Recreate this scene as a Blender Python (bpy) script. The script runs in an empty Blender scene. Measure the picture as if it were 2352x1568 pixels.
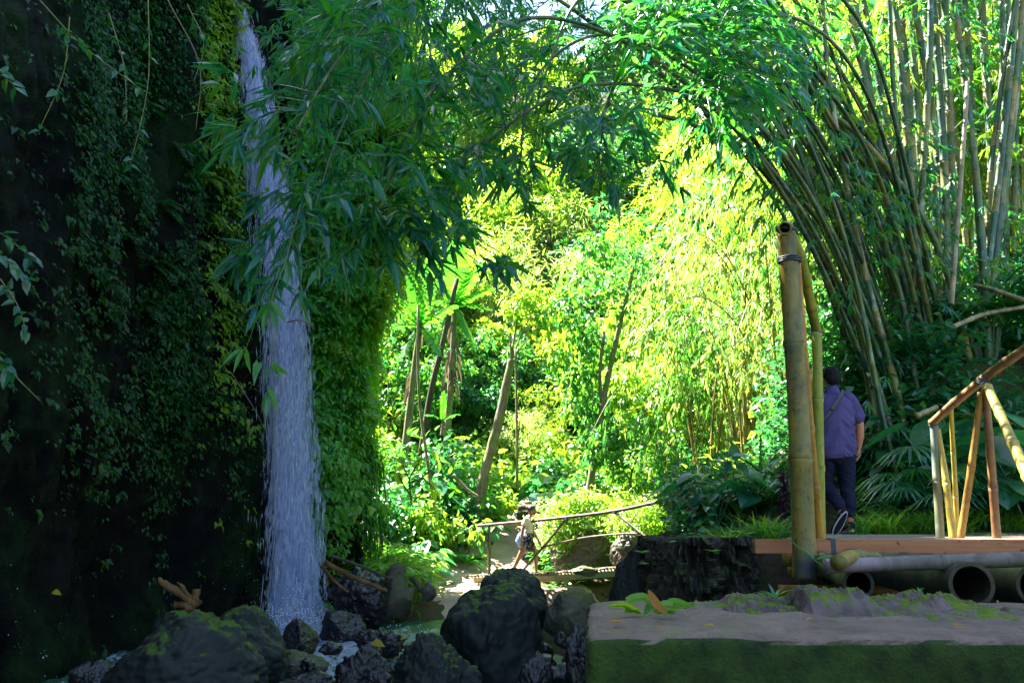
import bpy, bmesh, math
import numpy as np
from mathutils import Vector
R = math.radians
rng = np.random.default_rng(7)
scene = bpy.context.scene
col = scene.collection
PITCH = R(12.0); FPX = 1960.0; CAMZ = 2.0

def P(u, v, y):
    """world point seen at picture position (u,v) (2352x1568 grid) at distance y"""
    cx = (u-1176.0)/FPX; yc = (784.0-v)/FPX
    d = np.array([cx, math.cos(PITCH)-yc*math.sin(PITCH), math.sin(PITCH)+yc*math.cos(PITCH)])
    return d*(y/d[1]) + np.array([0, 0, CAMZ])

def unit(a):
    a = np.asarray(a, float)
    return a/np.maximum(np.linalg.norm(a, axis=-1, keepdims=True), 1e-9)

# ---------- numpy value noise
_T = np.random.default_rng(99).random(65536)
def vnoise(p, s=1.0, seed=0):
    p = np.asarray(p, float)*s + seed*17.31
    i = np.floor(p).astype(np.int64); f = p-i; f = f*f*(3-2*f)
    def h(a, b, c):
        return _T[((a*73856093) ^ (b*19349663) ^ (c*83492791)) & 65535]
    r = 0
    for dx in (0, 1):
        for dy in (0, 1):
            for dz in (0, 1):
                w = (f[..., 0] if dx else 1-f[..., 0])*(f[..., 1] if dy else 1-f[..., 1])*(f[..., 2] if dz else 1-f[..., 2])
                r = r + w*h(i[..., 0]+dx, i[..., 1]+dy, i[..., 2]+dz)
    return r*2-1
def fbm(p, s=1.0, o=4, seed=0, g=0.5):
    r = 0; a = 1.0
    for k in range(o):
        r = r + a*vnoise(p, s, seed+k*3); s *= 2.03; a *= g
    return r

# ---------- mesh builder
class MB:
    def __init__(self): self.V = []; self.F = []; self.n = 0; self.A = []
    def add(self, V, F, a=0.0):
        V = np.asarray(V, float).reshape(-1, 3)
        if not isinstance(F, (list, tuple)) or (len(F) and not isinstance(F[0], np.ndarray)): F = [np.asarray(F)]
        for f in F:
            if len(f): self.F.append(np.asarray(f, np.int64)+self.n)
        self.V.append(V); self.A.append(np.broadcast_to(np.asarray(a, float), (len(V),)))
        self.n += len(V)
        return self
    def join(self, o):
        if o.n: self.add(np.concatenate(o.V), [f for f in o.F], np.concatenate(o.A))
        return self
    def mesh(self, name, mat, smooth=True, off=(0, 0, 0)):
        me = bpy.data.meshes.new(name)
        V = np.concatenate(self.V)-np.asarray(off, float)
        me.vertices.add(len(V)); me.vertices.foreach_set('co', V.astype(np.float32).ravel())
        tot = sum(f.size for f in self.F); npol = sum(len(f) for f in self.F)
        me.loops.add(tot); me.polygons.add(npol)
        me.loops.foreach_set('vertex_index', np.concatenate([f.ravel() for f in self.F]).astype(np.int32))
        lt = np.concatenate([np.full(len(f), f.shape[1]) for f in self.F])
        ls = np.concatenate([[0], np.cumsum(lt)[:-1]])
        me.polygons.foreach_set('loop_start', ls.astype(np.int32))
        me.polygons.foreach_set('use_smooth', np.full(npol, smooth, dtype=bool))
        at = me.attributes.new('seg', 'FLOAT', 'POINT')
        at.data.foreach_set('value', np.concatenate(self.A).astype(np.float32))
        me.update(calc_edges=True); me.validate()
        for m in (mat if isinstance(mat, (list, tuple)) else [mat]): me.materials.append(m)
        return me
    def build(self, name, mat, parent=None, smooth=True, loc=None):
        off = np.array([0, 0, 0.])
        if parent is not None: off = np.array(parent.get('_o', (0, 0, 0)))
        elif loc is not None: off = np.asarray(loc, float)
        o = bpy.data.objects.new(name, self.mesh(name, mat, smooth, off)); col.objects.link(o)
        if parent is not None: o.parent = parent; o['_o'] = list(map(float, off))
        elif loc is not None: o.location = loc; o['_o'] = list(map(float, off))
        return o

def tag(o, label=None, cat=None, group=None, kind=None):
    if label: o['label'] = label
    if cat: o['category'] = cat
    if group: o['group'] = group
    if kind: o['kind'] = kind
    return o
def thing(name, label, cat, loc=(0, 0, 0), group=None):
    o = bpy.data.objects.new(name, None); col.objects.link(o); o.location = tuple(map(float, loc))
    o.empty_display_size = .1
    o['_o'] = list(map(float, loc)); return tag(o, label, cat, group)
def dup(o, loc, rz, s, label=None, group=None, par=None):
    c = o.copy(); col.objects.link(c)
    if par is None:
        c.location = tuple(map(float, loc)); c.rotation_euler = (0, 0, rz); c.scale = (s,)*3 if np.isscalar(s) else s
        if label: c['label'] = label
        if group: c['group'] = group
    else: c.parent = par
    for ch in o.children: dup(ch, None, 0, 1, par=c)
    return c

# ---------- shapes
def spline(pts, n):
    """Catmull-Rom through pts -> n samples"""
    p = np.asarray(pts, float); m = len(p)
    if m == 2: return p[0]+(p[1]-p[0])*np.linspace(0, 1, n)[:, None]
    q = np.vstack([2*p[0]-p[1], p, 2*p[-1]-p[-2]])
    t = np.linspace(0, m-1-1e-9, n); i = t.astype(int); f = (t-i)[:, None]
    a, b, c, d = q[i], q[i+1], q[i+2], q[i+3]
    return 0.5*((2*b)+(-a+c)*f+(2*a-5*b+4*c-d)*f**2+(-a+3*b-3*c+d)*f**3)

def tube(pts, rad, sides=8, cap=True, ell=None, ref=None):
    p = np.asarray(pts, float); n = len(p); rad = np.broadcast_to(np.asarray(rad, float), (n,))
    t = np.gradient(p, axis=0); t = unit(t)
    up = np.array([0, 0, 1.]) if ref is None else np.asarray(ref, float)
    if abs(t[0] @ up) > .9 and ref is None: up = np.array([0, 1., 0])
    X = np.zeros((n, 3)); x = unit(np.cross(t[0], up))
    for k in range(n):
        x = unit(x-(x @ t[k])*t[k]); X[k] = x
    Y = np.cross(t, X)
    a = np.linspace(0, 2*math.pi, sides, endpoint=False)
    ex, ey = (1, 1) if ell is None else ell
    ex = np.broadcast_to(ex, (n,)); ey = np.broadcast_to(ey, (n,))
    V = p[:, None]+rad[:, None, None]*(np.cos(a)[None, :, None]*X[:, None]*ex[:, None, None]+np.sin(a)[None, :, None]*Y[:, None]*ey[:, None, None])
    V = V.reshape(-1, 3)
    i, j = np.meshgrid(np.arange(n-1), np.arange(sides), indexing='ij')
    j2 = (j+1) % sides
    F = np.stack([i*sides+j, i*sides+j2, (i+1)*sides+j2, (i+1)*sides+j], -1).reshape(-1, 4)
    Fs = [F]
    if cap:
        Fs += [np.arange(sides)[::-1][None], ((n-1)*sides+np.arange(sides))[None]]
    return V, Fs

def culm(mb, pts, r0, r1, inode=.35, sides=8, jit=.0, hollow=False):
    """bamboo stem: nodes as slight swellings, attr seg = random per internode"""
    base = spline(pts, 60)
    L = np.concatenate([[0], np.cumsum(np.linalg.norm(np.diff(base, axis=0), axis=1))])
    tot = L[-1]; nn = max(2, int(round(tot/inode)))
    S = []; Rr = []; A = []
    sr = rng.random()
    for k in range(nn):
        a, b = tot*k/nn, tot*(k+1)/nn; e = min(.03, (b-a)*.12)
        s = rng.random()
        for q, rr in ((a+e*.15, 1.13), (a+e, 1.0), ((a+b)/2, .97), (b-e, 1.0), (b-e*.15, 1.13)):
            S.append(q); Rr.append(rr); A.append(s)
        S.append(b-e*.1); Rr.append(1.02); A.append(1.5)   # dark ring
    S = np.array(S); Rr = np.array(Rr)
    p = np.stack([np.interp(S, L, base[:, k]) for k in range(3)], 1)
    r = (r0+(r1-r0)*S/tot)*Rr
    V, F = tube(p, r, sides, cap=True)
    mb.add(V, F, np.repeat(A, sides))
    return base

# leaf templates: along +Y, width X, normal Z
def T_leaf(w=.12, n=3, fold=.25, droop=.25):
    ys = {1: [], 2: [.38], 3: [.22, .62]}[n]; pr = {1: [], 2: [1.], 3: [.95, .8]}[n]
    if n == 2:
        V = [(0, 0, 0), (0, .38, -.02), (-w, .36, fold*w), (w, .36, fold*w), (0, 1, -droop)]
        F = [(0, 1, 2), (0, 3, 1), (2, 1, 4), (1, 3, 4)]
        return np.array(V), [np.array(F)]
    V = [(0, 0, 0), (0, .22, .01), (-w, .24, fold*w), (w, .24, fold*w), (0, .62, -droop*.35), (-w*.8, .6, fold*w*.8-droop*.35), (w*.8, .6, fold*w*.8-droop*.35), (0, 1, -droop)]
    F3 = [(0, 1, 2), (0, 3, 1), (5, 4, 7), (4, 6, 7)]; F4 = [(2, 1, 4, 5), (1, 3, 6, 4)]
    return np.array(V), [np.array(F3), np.array(F4)]
BL = T_leaf(.088, 3, .3, .14); BLs = T_leaf(.085, 2, .3, .15)
BR = T_leaf(.26, 3, .25, .22); BRs = T_leaf(.28, 2, .25, .2)

def put_leaves(mb, T, pos, d, n, L, W=1.0):
    pos = np.asarray(pos, float); N = len(pos)
    if N == 0: return
    d = unit(d); x = unit(np.cross(d, n)); nn = np.cross(x, d)
    V0, Fs = T; L = np.broadcast_to(L, (N,)); W = np.broadcast_to(W, (N,))
    V = pos[:, None]+L[:, None, None]*(V0[None, :, 0:1]*x[:, None]*W[:, None, None]+V0[None, :, 1:2]*d[:, None]+V0[None, :, 2:3]*nn[:, None])
    k = len(V0); base = (np.arange(N)*k)[:, None, None]
    mb.add(V.reshape(-1, 3), [(f[None]+base).reshape(-1, f.shape[1]) for f in Fs], np.repeat(rng.random(N), k))

def sprays(mb, tips, dirs, L, K=7, T=BL, spread=1.25, drop=.55, lift=0.0):
    """fans of narrow leaves at twig tips"""
    tips = np.asarray(tips, float); N = len(tips); dirs = unit(dirs)
    side = unit(np.cross(dirs, np.array([0, 0, 1.]))+1e-4)
    a = (np.linspace(-1, 1, K)[None]*spread+rng.normal(0, .16, (N, K)))
    roll = rng.uniform(-.7, .7, (N, 1, 1)); upv = np.cross(side, dirs)
    sd = side[:, None]*np.cos(roll)+upv[:, None]*np.sin(roll)
    d = dirs[:, None]*np.cos(a)[..., None]+sd*np.sin(a)[..., None]
    d[..., 2] -= drop*(.6+.8*rng.random((N, K)))
    pos = tips[:, None]-dirs[:, None]*(rng.random((N, K))[..., None]*L*.55)
    nrm = np.array([0, 0, 1.])+rng.normal(0, .45, (N, K, 3))
    ll = L*(.65+.5*rng.random((N, K)))*(1-.25*np.abs(np.linspace(-1, 1, K)))[None]
    put_leaves(mb, T, pos.reshape(-1, 3), d.reshape(-1, 3), nrm.reshape(-1, 3), ll.reshape(-1))

def randdir(N):
    return unit(rng.normal(0, 1, (N, 3)))

_ico = {}
def ico(sub):
    if sub not in _ico:
        bm = bmesh.new(); bmesh.ops.create_icosphere(bm, subdivisions=sub, radius=1)
        V = np.array([v.co[:] for v in bm.verts]); F = np.array([[v.index for v in f.verts] for f in bm.faces]); bm.free()
        _ico[sub] = (V, F)
    return _ico[sub]

def box_mb(mb, c, s, rot=0.0):
    c = np.asarray(c, float); s = np.asarray(s, float)/2
    V = np.array([(x, y, z) for x in (-1, 1) for y in (-1, 1) for z in (-1, 1)], float)*s
    ca, sa = math.cos(rot), math.sin(rot)
    V = np.stack([V[:, 0]*ca-V[:, 1]*sa, V[:, 0]*sa+V[:, 1]*ca, V[:, 2]], 1)+c
    F = np.array([(0, 1, 3, 2), (4, 6, 7, 5), (0, 4, 5, 1), (2, 3, 7, 6), (0, 2, 6, 4), (1, 5, 7, 3)])
    mb.add(V, F)

# ---------- materials
class NT:
    def __init__(self, name):
        self.m = bpy.data.materials.new(name); self.m.use_nodes = True
        self.t = self.m.node_tree; self.t.nodes.clear()
        self.out = self.t.nodes.new('ShaderNodeOutputMaterial')
    def n(self, typ, **k):
        nd = self.t.nodes.new('ShaderNode'+typ)
        for a, b in k.items():
            if a in ('_in',): continue
            setattr(nd, a, b)
        return nd
    def l(self, a, b): self.t.links.new(a, b)
    def set(self, sock, v):
        if hasattr(v, 'is_linked') or isinstance(v, bpy.types.NodeSocket): self.l(v, sock)
        else:
            if sock.type == 'RGBA' and not np.isscalar(v) and len(v) == 3: v = (*v, 1)
            sock.default_value = v
    def noise(self, scale, detail=4, rough=.55, vec=None, stretch=None, obj=True, dist=0):
        nd = self.n('TexNoise'); nd.inputs['Scale'].default_value = scale; nd.inputs['Detail'].default_value = detail
        nd.inputs['Roughness'].default_value = rough; nd.inputs['Distortion'].default_value = dist
        g = self.n('NewGeometry').outputs['Position'] if vec is None else vec
        if stretch is not None:
            mp = self.n('Mapping'); mp.inputs['Scale'].default_value = stretch; self.l(g, mp.inputs['Vector']); g = mp.outputs[0]
        self.l(g, nd.inputs['Vector']); return nd.outputs['Fac']
    def ramp(self, fac, stops, interp='LINEAR'):
        r = self.n('ValToRGB'); cr = r.color_ramp; cr.interpolation = interp
        while len(cr.elements) < len(stops): cr.elements.new(.5)
        for e, (p, c) in zip(cr.elements, stops):
            e.position = p; e.color = (*c, 1) if not np.isscalar(c) else (c, c, c, 1)
        self.set(r.inputs[0], fac); return r.outputs[0]
    def mix(self, f, a, b, mode='MIX'):
        m = self.n('Mix', data_type='RGBA', blend_type=mode); self.set(m.inputs['Factor'], f)
        self.set(m.inputs['A'] if False else m.inputs[6], a); self.set(m.inputs[7], b); return m.outputs[2]
    def math(self, op, a, b=0.0, clamp=False):
        m = self.n('Math', operation=op, use_clamp=clamp); self.set(m.inputs[0], a); self.set(m.inputs[1], b); return m.outputs[0]
    def bump(self, h, strength=.5, dist=.02):
        b = self.n('Bump'); b.inputs['Strength'].default_value = strength; b.inputs['Distance'].default_value = dist
        self.l(h, b.inputs['Height']); return b.outputs[0]
    def pbr(self, colr, rough=.6, spec=.5, bump=None, **k):
        p = self.n('BsdfPrincipled'); self.set(p.inputs['Base Color'], colr); self.set(p.inputs['Roughness'], rough)
        self.set(p.inputs['Specular IOR Level'], spec)
        if bump is not None: self.l(bump, p.inputs['Normal'])
        for a, b in k.items(): self.set(p.inputs[a.replace('_', ' ')], b)
        return p.outputs[0]
    def done(self, sh):
        self.l(sh, self.out.inputs['Surface']); return self.m

def mat_leaf(name, cols, tcols=None, tf=.45, rough=.4, spec=.5):
    t = NT(name); g = t.n('NewGeometry')
    k = len(cols)
    c = t.ramp(g.outputs['Random Per Island'], [(i/(k-1) if k > 1 else 0, x) for i, x in enumerate(cols)])
    if tcols is None: tcols = [tuple(min(.9, q*w) for q, w in zip(x, (2.2, 2.4, 1.2))) for x in cols]
    tc = t.ramp(g.outputs['Random Per Island'], [(i/(k-1) if k > 1 else 0, x) for i, x in enumerate(tcols)])
    p = t.pbr(c, rough, spec)
    tr = t.n('BsdfTranslucent'); t.l(tc, tr.inputs['Color'])
    m = t.n('MixShader'); m.inputs[0].default_value = tf; t.l(p, m.inputs[1]); t.l(tr.outputs[0], m.inputs[2])
    return t.done(m.outputs[0])
def mat_simple(name, c, rough=.6, spec=.4, ns=30, var=.25, bs=.2):
    t = NT(name); n = t.noise(ns, 5)
    c2 = tuple(q*(1-var) for q in c); c3 = tuple(min(1, q*(1+var)) for q in c)
    return t.done(t.pbr(t.ramp(n, [(.3, c2), (.7, c3)]), rough, spec, t.bump(n, bs, .01)))
M = {}
# foliage of different species, some with light mixed into the colour
M['canopy'] = mat_leaf('canopy_bamboo_leaf', [(.005, .075, .07), (.008, .10, .06), (.02, .13, .015), (.02, .14, .18)], [(.03, .36, .06), (.07, .45, .02), (.14, .52, .02), (.02, .3, .14)], .4, .3, .6)  # bluish sky light is mixed into the leaf colours
M['gold'] = mat_leaf('sun_gold_leaf', [(.07, .17, .02), (.2, .28, .04), (.03, .12, .03), (.38, .42, .18)], [(.28, .55, .03), (.62, .76, .08), (.12, .42, .05), (.92, .94, .35)], .5, .35, .8)  # yellow-white of strong sun is mixed into these leaf colours
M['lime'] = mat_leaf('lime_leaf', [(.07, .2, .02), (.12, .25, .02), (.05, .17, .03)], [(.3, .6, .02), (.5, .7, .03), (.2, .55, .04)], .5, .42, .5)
M['nose'] = mat_leaf('glossy_bank_leaf', [(.03, .19, .03), (.06, .25, .02), (.02, .15, .04), (.10, .28, .02)], [(.12, .6, .03), (.3, .7, .02), (.08, .5, .08), (.4, .75, .02)], .45, .36, .6)
M['green'] = mat_leaf('broad_green_leaf', [(.02, .13, .03), (.04, .17, .02), (.015, .11, .05), (.07, .2, .02)], [(.08, .45, .03), (.2, .55, .02), (.05, .4, .1), (.3, .6, .02)], .42, .38, .6)
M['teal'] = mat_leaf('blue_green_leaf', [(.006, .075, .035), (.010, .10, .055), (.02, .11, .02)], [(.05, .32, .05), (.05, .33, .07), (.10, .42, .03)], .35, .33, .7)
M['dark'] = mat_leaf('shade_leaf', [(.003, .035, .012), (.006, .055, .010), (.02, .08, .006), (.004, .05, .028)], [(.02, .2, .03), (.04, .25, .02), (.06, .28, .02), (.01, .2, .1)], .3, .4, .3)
M['edge'] = mat_leaf('sunlit_tint_leaf', [(.08, .2, .01), (.13, .24, .01), (.05, .16, .01)], [(.3, .6, .01), (.45, .65, .02), (.2, .5, .01)], .45, .45, .4)  # lighter leaf colour imitates sun along the cliff edge
M['banana'] = mat_leaf('banana_leaf', [(.03, .18, .02), (.05, .22, .02)], [(.05, .42, .02), (.16, .55, .02)], .45, .35, .6)
M['dryleaf'] = mat_leaf('dry_leaf', [(.22, .11, .04), (.35, .16, .04), (.14, .09, .05)], [(.5, .2, .03), (.6, .3, .05), (.3, .2, .1)], .35, .6, .3)
M['yellowleaf'] = mat_leaf('yellow_leaf', [(.25, .18, .02), (.3, .22, .02)], [(.7, .5, .03), (.7, .6, .05)], .4, .5, .3)
M['grass'] = mat_leaf('grass_blade', [(.03, .15, .02), (.06, .2, .02), (.02, .12, .04)], [(.15, .5, .02), (.25, .6, .02), (.08, .45, .06)], .4, .4, .5)

def culm_mat(name, cols, powder=(.35, .45, .45), pw=.5):
    t = NT(name); a = t.n('Attribute', attribute_name='seg').outputs['Fac']
    c = t.ramp(a, [(0, cols[0]), (.35, cols[1]), (.65, cols[2]), (.97, cols[3]), (1.0, (.05, .045, .03))])
    n = t.noise(9, 5, .65, stretch=(1, 1, .35)); n2 = t.noise(60, 3)
    c = t.mix(t.ramp(n, [(.35, 0), (.62, 1)]), c, t.mix(1, c, (.35, .4, .35), 'MULTIPLY'))
    c = t.mix(t.ramp(t.noise(5, 5, .7, stretch=(1, 1, .5)), [(.56, 0), (.72, pw)]), c, powder)
    c = t.mix(t.ramp(n2, [(.62, 0), (.7, .35)]), c, (.02, .025, .02))
    return t.done(t.pbr(c, .42, .5, t.bump(n2, .15, .004)))
M['culm'] = culm_mat('bamboo_culm', [(.006, .05, .035), (.02, .085, .03), (.05, .11, .02), (.13, .13, .03)])
M['culm_up'] = culm_mat('weathered_bamboo_culm', [(.015, .10, .08), (.05, .13, .05), (.15, .17, .05), (.28, .22, .07)], (.45, .55, .52), .6)
M['culm_gold'] = culm_mat('golden_bamboo_culm', [(.35, .3, .05), (.4, .32, .06), (.3, .25, .05), (.2, .2, .05)])
M['culm_dead'] = culm_mat('dead_bamboo_culm', [(.3, .22, .1), (.22, .17, .08), (.35, .27, .12), (.2, .16, .07)])
def pole_mat(name, base, tint, dark, dk=.5):
    t = NT(name)
    n = t.noise(6, 5, .6, stretch=(1, 1, .2), dist=.6); n2 = t.noise(45, 4, .6, stretch=(1, 1, .35)); n3 = t.noise(2.1, 3)
    c = t.mix(t.ramp(n, [(.38, 0), (.62, 1)]), base, tint)
    c = t.mix(t.ramp(n3, [(.5, 0), (.66, dk)]), c, dark)
    c = t.mix(t.ramp(n2, [(.60, 0), (.7, .6)]), c, tuple(q*.25 for q in dark))
    a = t.n('Attribute', attribute_name='seg').outputs['Fac']
    c = t.mix(t.ramp(a, [(.97, 0), (1, .7)]), c, (.06, .05, .02))
    c = t.mix(t.ramp(t.noise(17, 6, .75), [(.52, 0), (.66, .55)]), c, tuple(q*.5 for q in dark))
    return t.done(t.pbr(c, t.ramp(n, [(.3, .4), (.7, .7)]), .35, t.bump(n2, .5, .006)))
M['pole_big'] = pole_mat('weathered_yellow_bamboo', (.24, .17, .02), (.09, .10, .04), (.018, .028, .035), .95)
M['pole_green'] = pole_mat('green_yellow_bamboo', (.22, .24, .02), (.16, .20, .02), (.07, .10, .02), .5)
M['pole_orange'] = pole_mat('orange_bamboo', (.36, .18, .02), (.28, .15, .02), (.12, .07, .02), .5)
M['pole_yellow'] = pole_mat('yellow_bamboo', (.40, .29, .04), (.28, .24, .04), (.12, .10, .03), .5)
M['pole_brown'] = pole_mat('brown_bamboo', (.25, .12, .045), (.18, .11, .04), (.07, .04, .02), .6)
M['pole_pale'] = pole_mat('pale_lichened_bamboo', (.16, .15, .07), (.10, .15, .12), (.36, .42, .46), .7)
M['pole_white'] = pole_mat('bleached_bamboo', (.22, .165, .18), (.12, .10, .085), (.06, .06, .03), .8)
M['pole_far'] = pole_mat('thin_bamboo_rail', (.13, .07, .045), (.10, .065, .04), (.04, .04, .025), .5)
M['pole_fargreen'] = pole_mat('thin_green_bamboo_post', (.08, .09, .03), (.06, .07, .03), (.03, .04, .02), .5)
M['log_shade_tint'] = pole_mat('shade_tinted_bamboo', (.06, .05, .03), (.04, .035, .025), (.015, .015, .012), .6)  # shadow below the deck is mixed into this bamboo colour
M['strap'] = mat_simple('rubber_strap', (.02, .035, .05), .5)
M['hole'] = mat_simple('bamboo_inside', (.09, .08, .05), .8)

def bark_mat(name, a, b, moss):
    t = NT(name); n = t.noise(7, 6, .65, stretch=(1, 1, .3)); n2 = t.noise(40, 4)
    c = t.ramp(n, [(.3, a), (.7, b)])
    c = t.mix(t.ramp(t.noise(3, 4), [(.48, 0), (.62, .8)]), c, moss)
    return t.done(t.pbr(c, .85, .2, t.bump(t.math('ADD', n, n2), .7, .03)))
M['bark'] = bark_mat('mossy_bark', (.10, .08, .05), (.30, .26, .18), (.12, .2, .03))
M['bark_dark'] = bark_mat('dark_bark', (.03, .025, .02), (.10, .08, .06), (.04, .07, .02))
M['drift'] = bark_mat('driftwood', (.06, .035, .015), (.22, .12, .05), (.08, .05, .02))
M['twig'] = mat_simple('twig', (.10, .12, .05), .6)
M['vine'] = mat_simple('vine_stem', (.14, .15, .05), .6)

def rock_mat(name, a, b, moss, mossamt, rough, wet=.5, mscale=2.5):
    t = NT(name)
    n = t.noise(3.2, 8, .62); n2 = t.noise(26, 6, .7); n3 = t.noise(mscale, 6, .6)
    c = t.ramp(n, [(.3, a), (.7, b)])
    c = t.mix(t.ramp(n2, [(.5, 0), (.75, .22)]), c, tuple(q*2.2 for q in b))
    nz = t.n('SeparateXYZ'); t.l(t.n('NewGeometry').outputs['Normal'], nz.inputs[0])
    f = t.math('ADD', t.math('MULTIPLY', nz.outputs['Z'], .55), t.math('MULTIPLY', n3, 1.0))
    f = t.math('ADD', f, t.math('MULTIPLY', t.math('SUBTRACT', n2, .5), .8))
    ff = t.ramp(f, [(.98-mossamt, 0), (1.10-mossamt, 1)])
    mc = t.ramp(t.noise(14, 4), [(.3, tuple(q*.5 for q in moss)), (.7, moss)])
    c = t.mix(ff, c, mc)
    rg = t.mix(ff, t.ramp(n, [(.35, rough), (.65, min(1, rough+.3))]), (.9, .9, .9))
    h = t.math('ADD', t.math('MULTIPLY', n, 1.5), t.math('MULTIPLY', n2, .4))
    return t.done(t.pbr(c, rg, wet, t.bump(h, .5, .04)))
M['rock_moss'] = rock_mat('mossy_boulder', (.003, .005, .006), (.020, .024, .024), (.06, .12, .008), .04, .5, .35)
M['rock_dry'] = rock_mat('lit_tint_mossy_boulder', (.04, .04, .03), (.17, .16, .11), (.14, .17, .02), .2, .6)  # rock colour raised to look lit, under real moss
M['rock_wet'] = rock_mat('wet_boulder', (.003, .003, .006), (.018, .015, .020), (.03, .05, .01), -.1, .2, .6)
M['rock_brown'] = rock_mat('brown_boulder', (.03, .025, .02), (.09, .07, .055), (.07, .10, .02), .18, .35)
M['lava'] = rock_mat('pitted_lava_rock', (.04, .032, .032), (.17, .125, .125), (.10, .16, .01), .045, .8, .25, 13)
M['bank_rock'] = rock_mat('layered_dark_rock', (.006, .006, .006), (.040, .034, .028), (.05, .085, .01), .16, .45, .35, 8)

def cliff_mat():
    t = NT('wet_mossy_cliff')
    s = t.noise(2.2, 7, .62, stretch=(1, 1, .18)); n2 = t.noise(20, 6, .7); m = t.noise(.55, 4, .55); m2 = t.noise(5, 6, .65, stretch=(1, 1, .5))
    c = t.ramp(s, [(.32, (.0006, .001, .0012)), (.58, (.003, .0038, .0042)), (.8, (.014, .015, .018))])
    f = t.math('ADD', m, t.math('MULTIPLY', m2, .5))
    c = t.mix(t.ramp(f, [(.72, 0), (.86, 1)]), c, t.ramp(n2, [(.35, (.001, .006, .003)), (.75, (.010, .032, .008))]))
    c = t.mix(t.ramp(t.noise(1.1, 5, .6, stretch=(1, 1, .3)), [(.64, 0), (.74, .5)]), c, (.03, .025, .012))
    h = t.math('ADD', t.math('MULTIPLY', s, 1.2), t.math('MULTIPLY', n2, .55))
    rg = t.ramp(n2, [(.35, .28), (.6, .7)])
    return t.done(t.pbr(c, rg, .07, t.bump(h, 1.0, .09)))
M['cliff'] = cliff_mat()

def ground_mat():
    t = NT('forest_floor')
    n = t.noise(1.3, 6, .6); n2 = t.noise(18, 6, .7)
    c = t.ramp(n, [(.3, (.035, .025, .015)), (.7, (.10, .07, .045))])
    c = t.mix(t.ramp(t.noise(.8, 5), [(.45, 0), (.6, .85)]), c, t.ramp(n2, [(.3, (.015, .05, .012)), (.7, (.05, .11, .02))]))
    return t.done(t.pbr(c, .95, .2, t.bump(t.math('ADD', n, n2), .8, .08)))
M['ground'] = ground_mat()
def path_mat():
    t = NT('packed_earth')
    n = t.noise(1.6, 6, .6); n2 = t.noise(22, 6, .7)
    c = t.ramp(n, [(.3, (.24, .17, .13)), (.7, (.42, .33, .25))])
    c = t.mix(t.ramp(n2, [(.58, 0), (.7, .6)]), c, (.38, .2, .1))
    return t.done(t.pbr(c, .9, .2, t.bump(t.math('ADD', n, n2), .6, .04)))
M['path'] = path_mat()
def concrete():
    t = NT('mossy_concrete')
    n = t.noise(5, 7, .65); n2 = t.noise(60, 5, .7); n3 = t.noise(11, 6, .65)
    top = t.ramp(t.math('ADD', t.math('MULTIPLY', n, .6), t.math('MULTIPLY', n2, .4)), [(.3, (.09, .06, .045)), (.7, (.27, .185, .15))])
    top = t.mix(t.ramp(n2, [(.56, 0), (.7, .6)]), top, (.08, .06, .06)); top = t.mix(t.ramp(t.noise(17, 7, .75), [(.5, 0), (.68, .55)]), top, (.08, .065, .04))
    sx = t.n('SeparateXYZ'); t.l(t.n('NewGeometry').outputs['Position'], sx.inputs[0])
    near = t.ramp(sx.outputs['X'], [(.25, 1.0), (.85, 0.0)])
    mf = t.math('MULTIPLY', t.ramp(n3, [(.50, 0), (.62, .7)]), near)
    top = t.mix(mf, top, (.14, .18, .02))
    side = t.ramp(n3, [(.3, (.007, .016, .003)), (.48, (.024, .05, .006)), (.72, (.05, .085, .009))])
    side = t.mix(t.ramp(n2, [(.5, 0), (.7, .5)]), side, (.03, .03, .015))
    nz = t.n('SeparateXYZ'); t.l(t.n('NewGeometry').outputs['True Normal'], nz.inputs[0])
    f = t.ramp(t.math('ADD', nz.outputs['Z'], t.math('MULTIPLY', t.math('SUBTRACT', n, .5), .9)), [(.48, 0), (.62, 1)])
    c = t.mix(f, side, top)
    return t.done(t.pbr(c, .85, .3, t.bump(t.math('ADD', n3, t.math('MULTIPLY', n2, .7)), .9, .02)))
M['concrete'] = concrete()
def wood(name, a, b):
    t = NT(name); n = t.noise(5, 6, .6, stretch=(.25, 4, 4), dist=1.2); n2 = t.noise(40, 4, .7, stretch=(.4, 1, 2))
    c = t.ramp(n, [(.3, a), (.7, b)])
    c = t.mix(t.ramp(t.noise(13, 4, .8), [(.62, 0), (.67, .8)]), c, tuple(q*.25 for q in a))
    c = t.mix(t.ramp(n2, [(.6, 0), (.75, .5)]), c, tuple(min(1, q*1.6) for q in b))
    return t.done(t.pbr(c, .55, .4, t.bump(n2, .3, .006)))
M['beam'] = wood('reddish_timber', (.22, .075, .03), (.38, .15, .06))
M['deck'] = wood('grey_plank', (.16, .12, .09), (.28, .22, .17))
M['farbeam'] = wood('mossy_bamboo_beam', (.12, .12, .05), (.25, .22, .10))

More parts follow.
